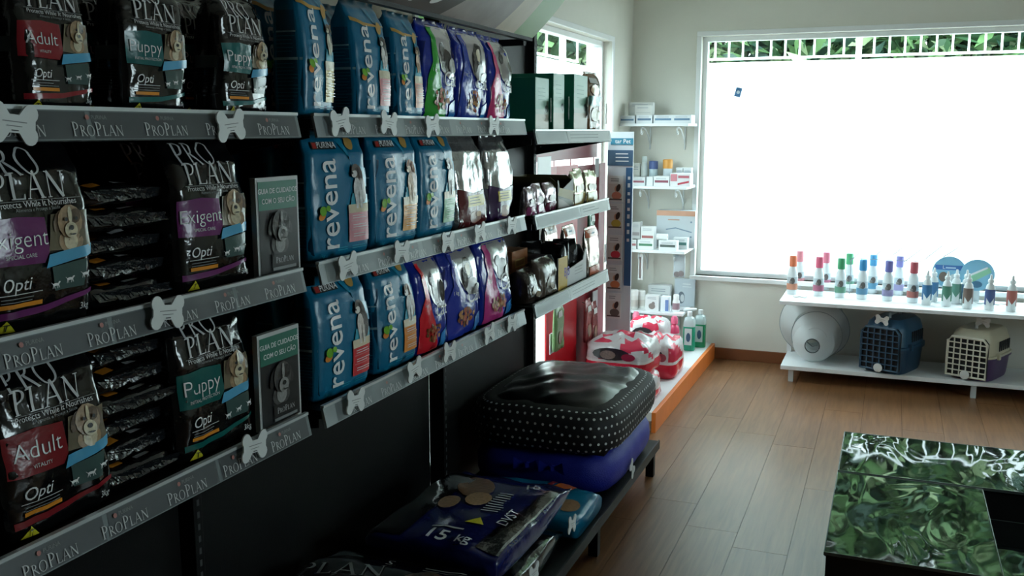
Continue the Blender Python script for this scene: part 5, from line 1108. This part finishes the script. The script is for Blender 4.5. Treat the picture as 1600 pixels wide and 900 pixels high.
carrier('dark blue pet carrier with grid door on the lower bench tier', 0, .27, .315, .36, R(-22), '#28536f', '#1f3f58', '#2a4a60', 6.02, .065)
carrier('cream pet carrier with purple tub and cream grid door', 0, .26, .285, .36, R(-24), '#c9c4ac', '#4a3560', '#d3d0c0', 6.03, .53)
for px, py, lb in ((1378, 500, 'white bone tag on the top front of the blue pet carrier'), (1536, 503, 'white bone tag on the handle of the cream pet carrier')):
    p = onY(px, py, 5.845 if px < 1400 else 5.93); t = copy_tree(bone0); t['label'] = lb; t['group'] = 'bone-shaped price tags'; t.matrix_world = Matrix.Translation(p) @ Matrix.Rotation(-.35, 4, 'Z') @ Matrix.Rotation(.1, 4, 'Y')
# ================================================================ glossy black display blocks in the aisle
def gloss():
    m = bpy.data.materials.new('black_gloss'); m.use_nodes = True; nt = m.node_tree; p = nt.nodes['Principled BSDF']
    p.inputs['Base Color'].default_value = (.006, .008, .008, 1); p.inputs['Roughness'].default_value = .025; p.inputs['Specular IOR Level'].default_value = .3
    p.inputs['Coat Weight'].default_value = 0; p.inputs['Coat Roughness'].default_value = .02; p.inputs['Coat IOR'].default_value = 1.7
    tc = nt.nodes.new('ShaderNodeTexCoord'); mp = nt.nodes.new('ShaderNodeMapping'); mp.inputs['Scale'].default_value = (5.5, 2.6, 1); nz = nt.nodes.new('ShaderNodeTexNoise'); nz.inputs['Scale'].default_value = 1.1; nz.inputs['Detail'].default_value = 1.5; nz.inputs['Distortion'].default_value = 1.2
    b = nt.nodes.new('ShaderNodeBump'); b.inputs['Strength'].default_value = .2; b.inputs['Distance'].default_value = .012
    nt.links.new(tc.outputs['Object'], mp.inputs[0]); nt.links.new(mp.outputs[0], nz.inputs['Vector']); nt.links.new(nz.outputs['Fac'], b.inputs['Height']); nt.links.new(b.outputs[0], p.inputs['Normal']); nt.links.new(b.outputs[0], p.inputs['Coat Normal'])
    return m
GLS = gloss(); BODYB = mat('#08090a', .5); EDG = mat('#5a6462', .25, .3)
def block(label, x0, x1, y0, y1, z1):
    t = thing('display_block', label, 'display block', ((x0+x1)/2, (y0+y1)/2, 0), 0, 'glossy black display blocks'); hx, hy = (x1-x0)/2, (y1-y0)/2
    box('carcass', (-hx+.004, -hy+.004, 0), (hx-.004, hy-.004, z1-.012), BODYB, t); box('glossy_top', (-hx, -hy, z1-.012), (hx, hy, z1), GLS, t, .0015)
    for nm, lo, hi in (('edge_trim', (-hx-.002, -hy-.002, z1-.008), (hx+.002, -hy, z1+.001)), ('edge_trim', (-hx-.002, hy, z1-.008), (hx+.002, hy+.002, z1+.001)), ('edge_trim', (-hx-.002, -hy, z1-.008), (-hx, hy, z1+.001)), ('edge_trim', (hx, -hy, z1-.008), (hx+.002, hy, z1+.001))): box(nm, lo, hi, EDG, t)
block('long glossy black display block, farthest of the group', -.107, 1.05, 3.19, 3.625, .40)
block('square glossy black display block with wavy green reflections, front left', -.108, .318, 2.53, 3.178, .398)
block('lower glossy black display block at the right edge', .33, 1.05, 2.35, 3.178, .305)
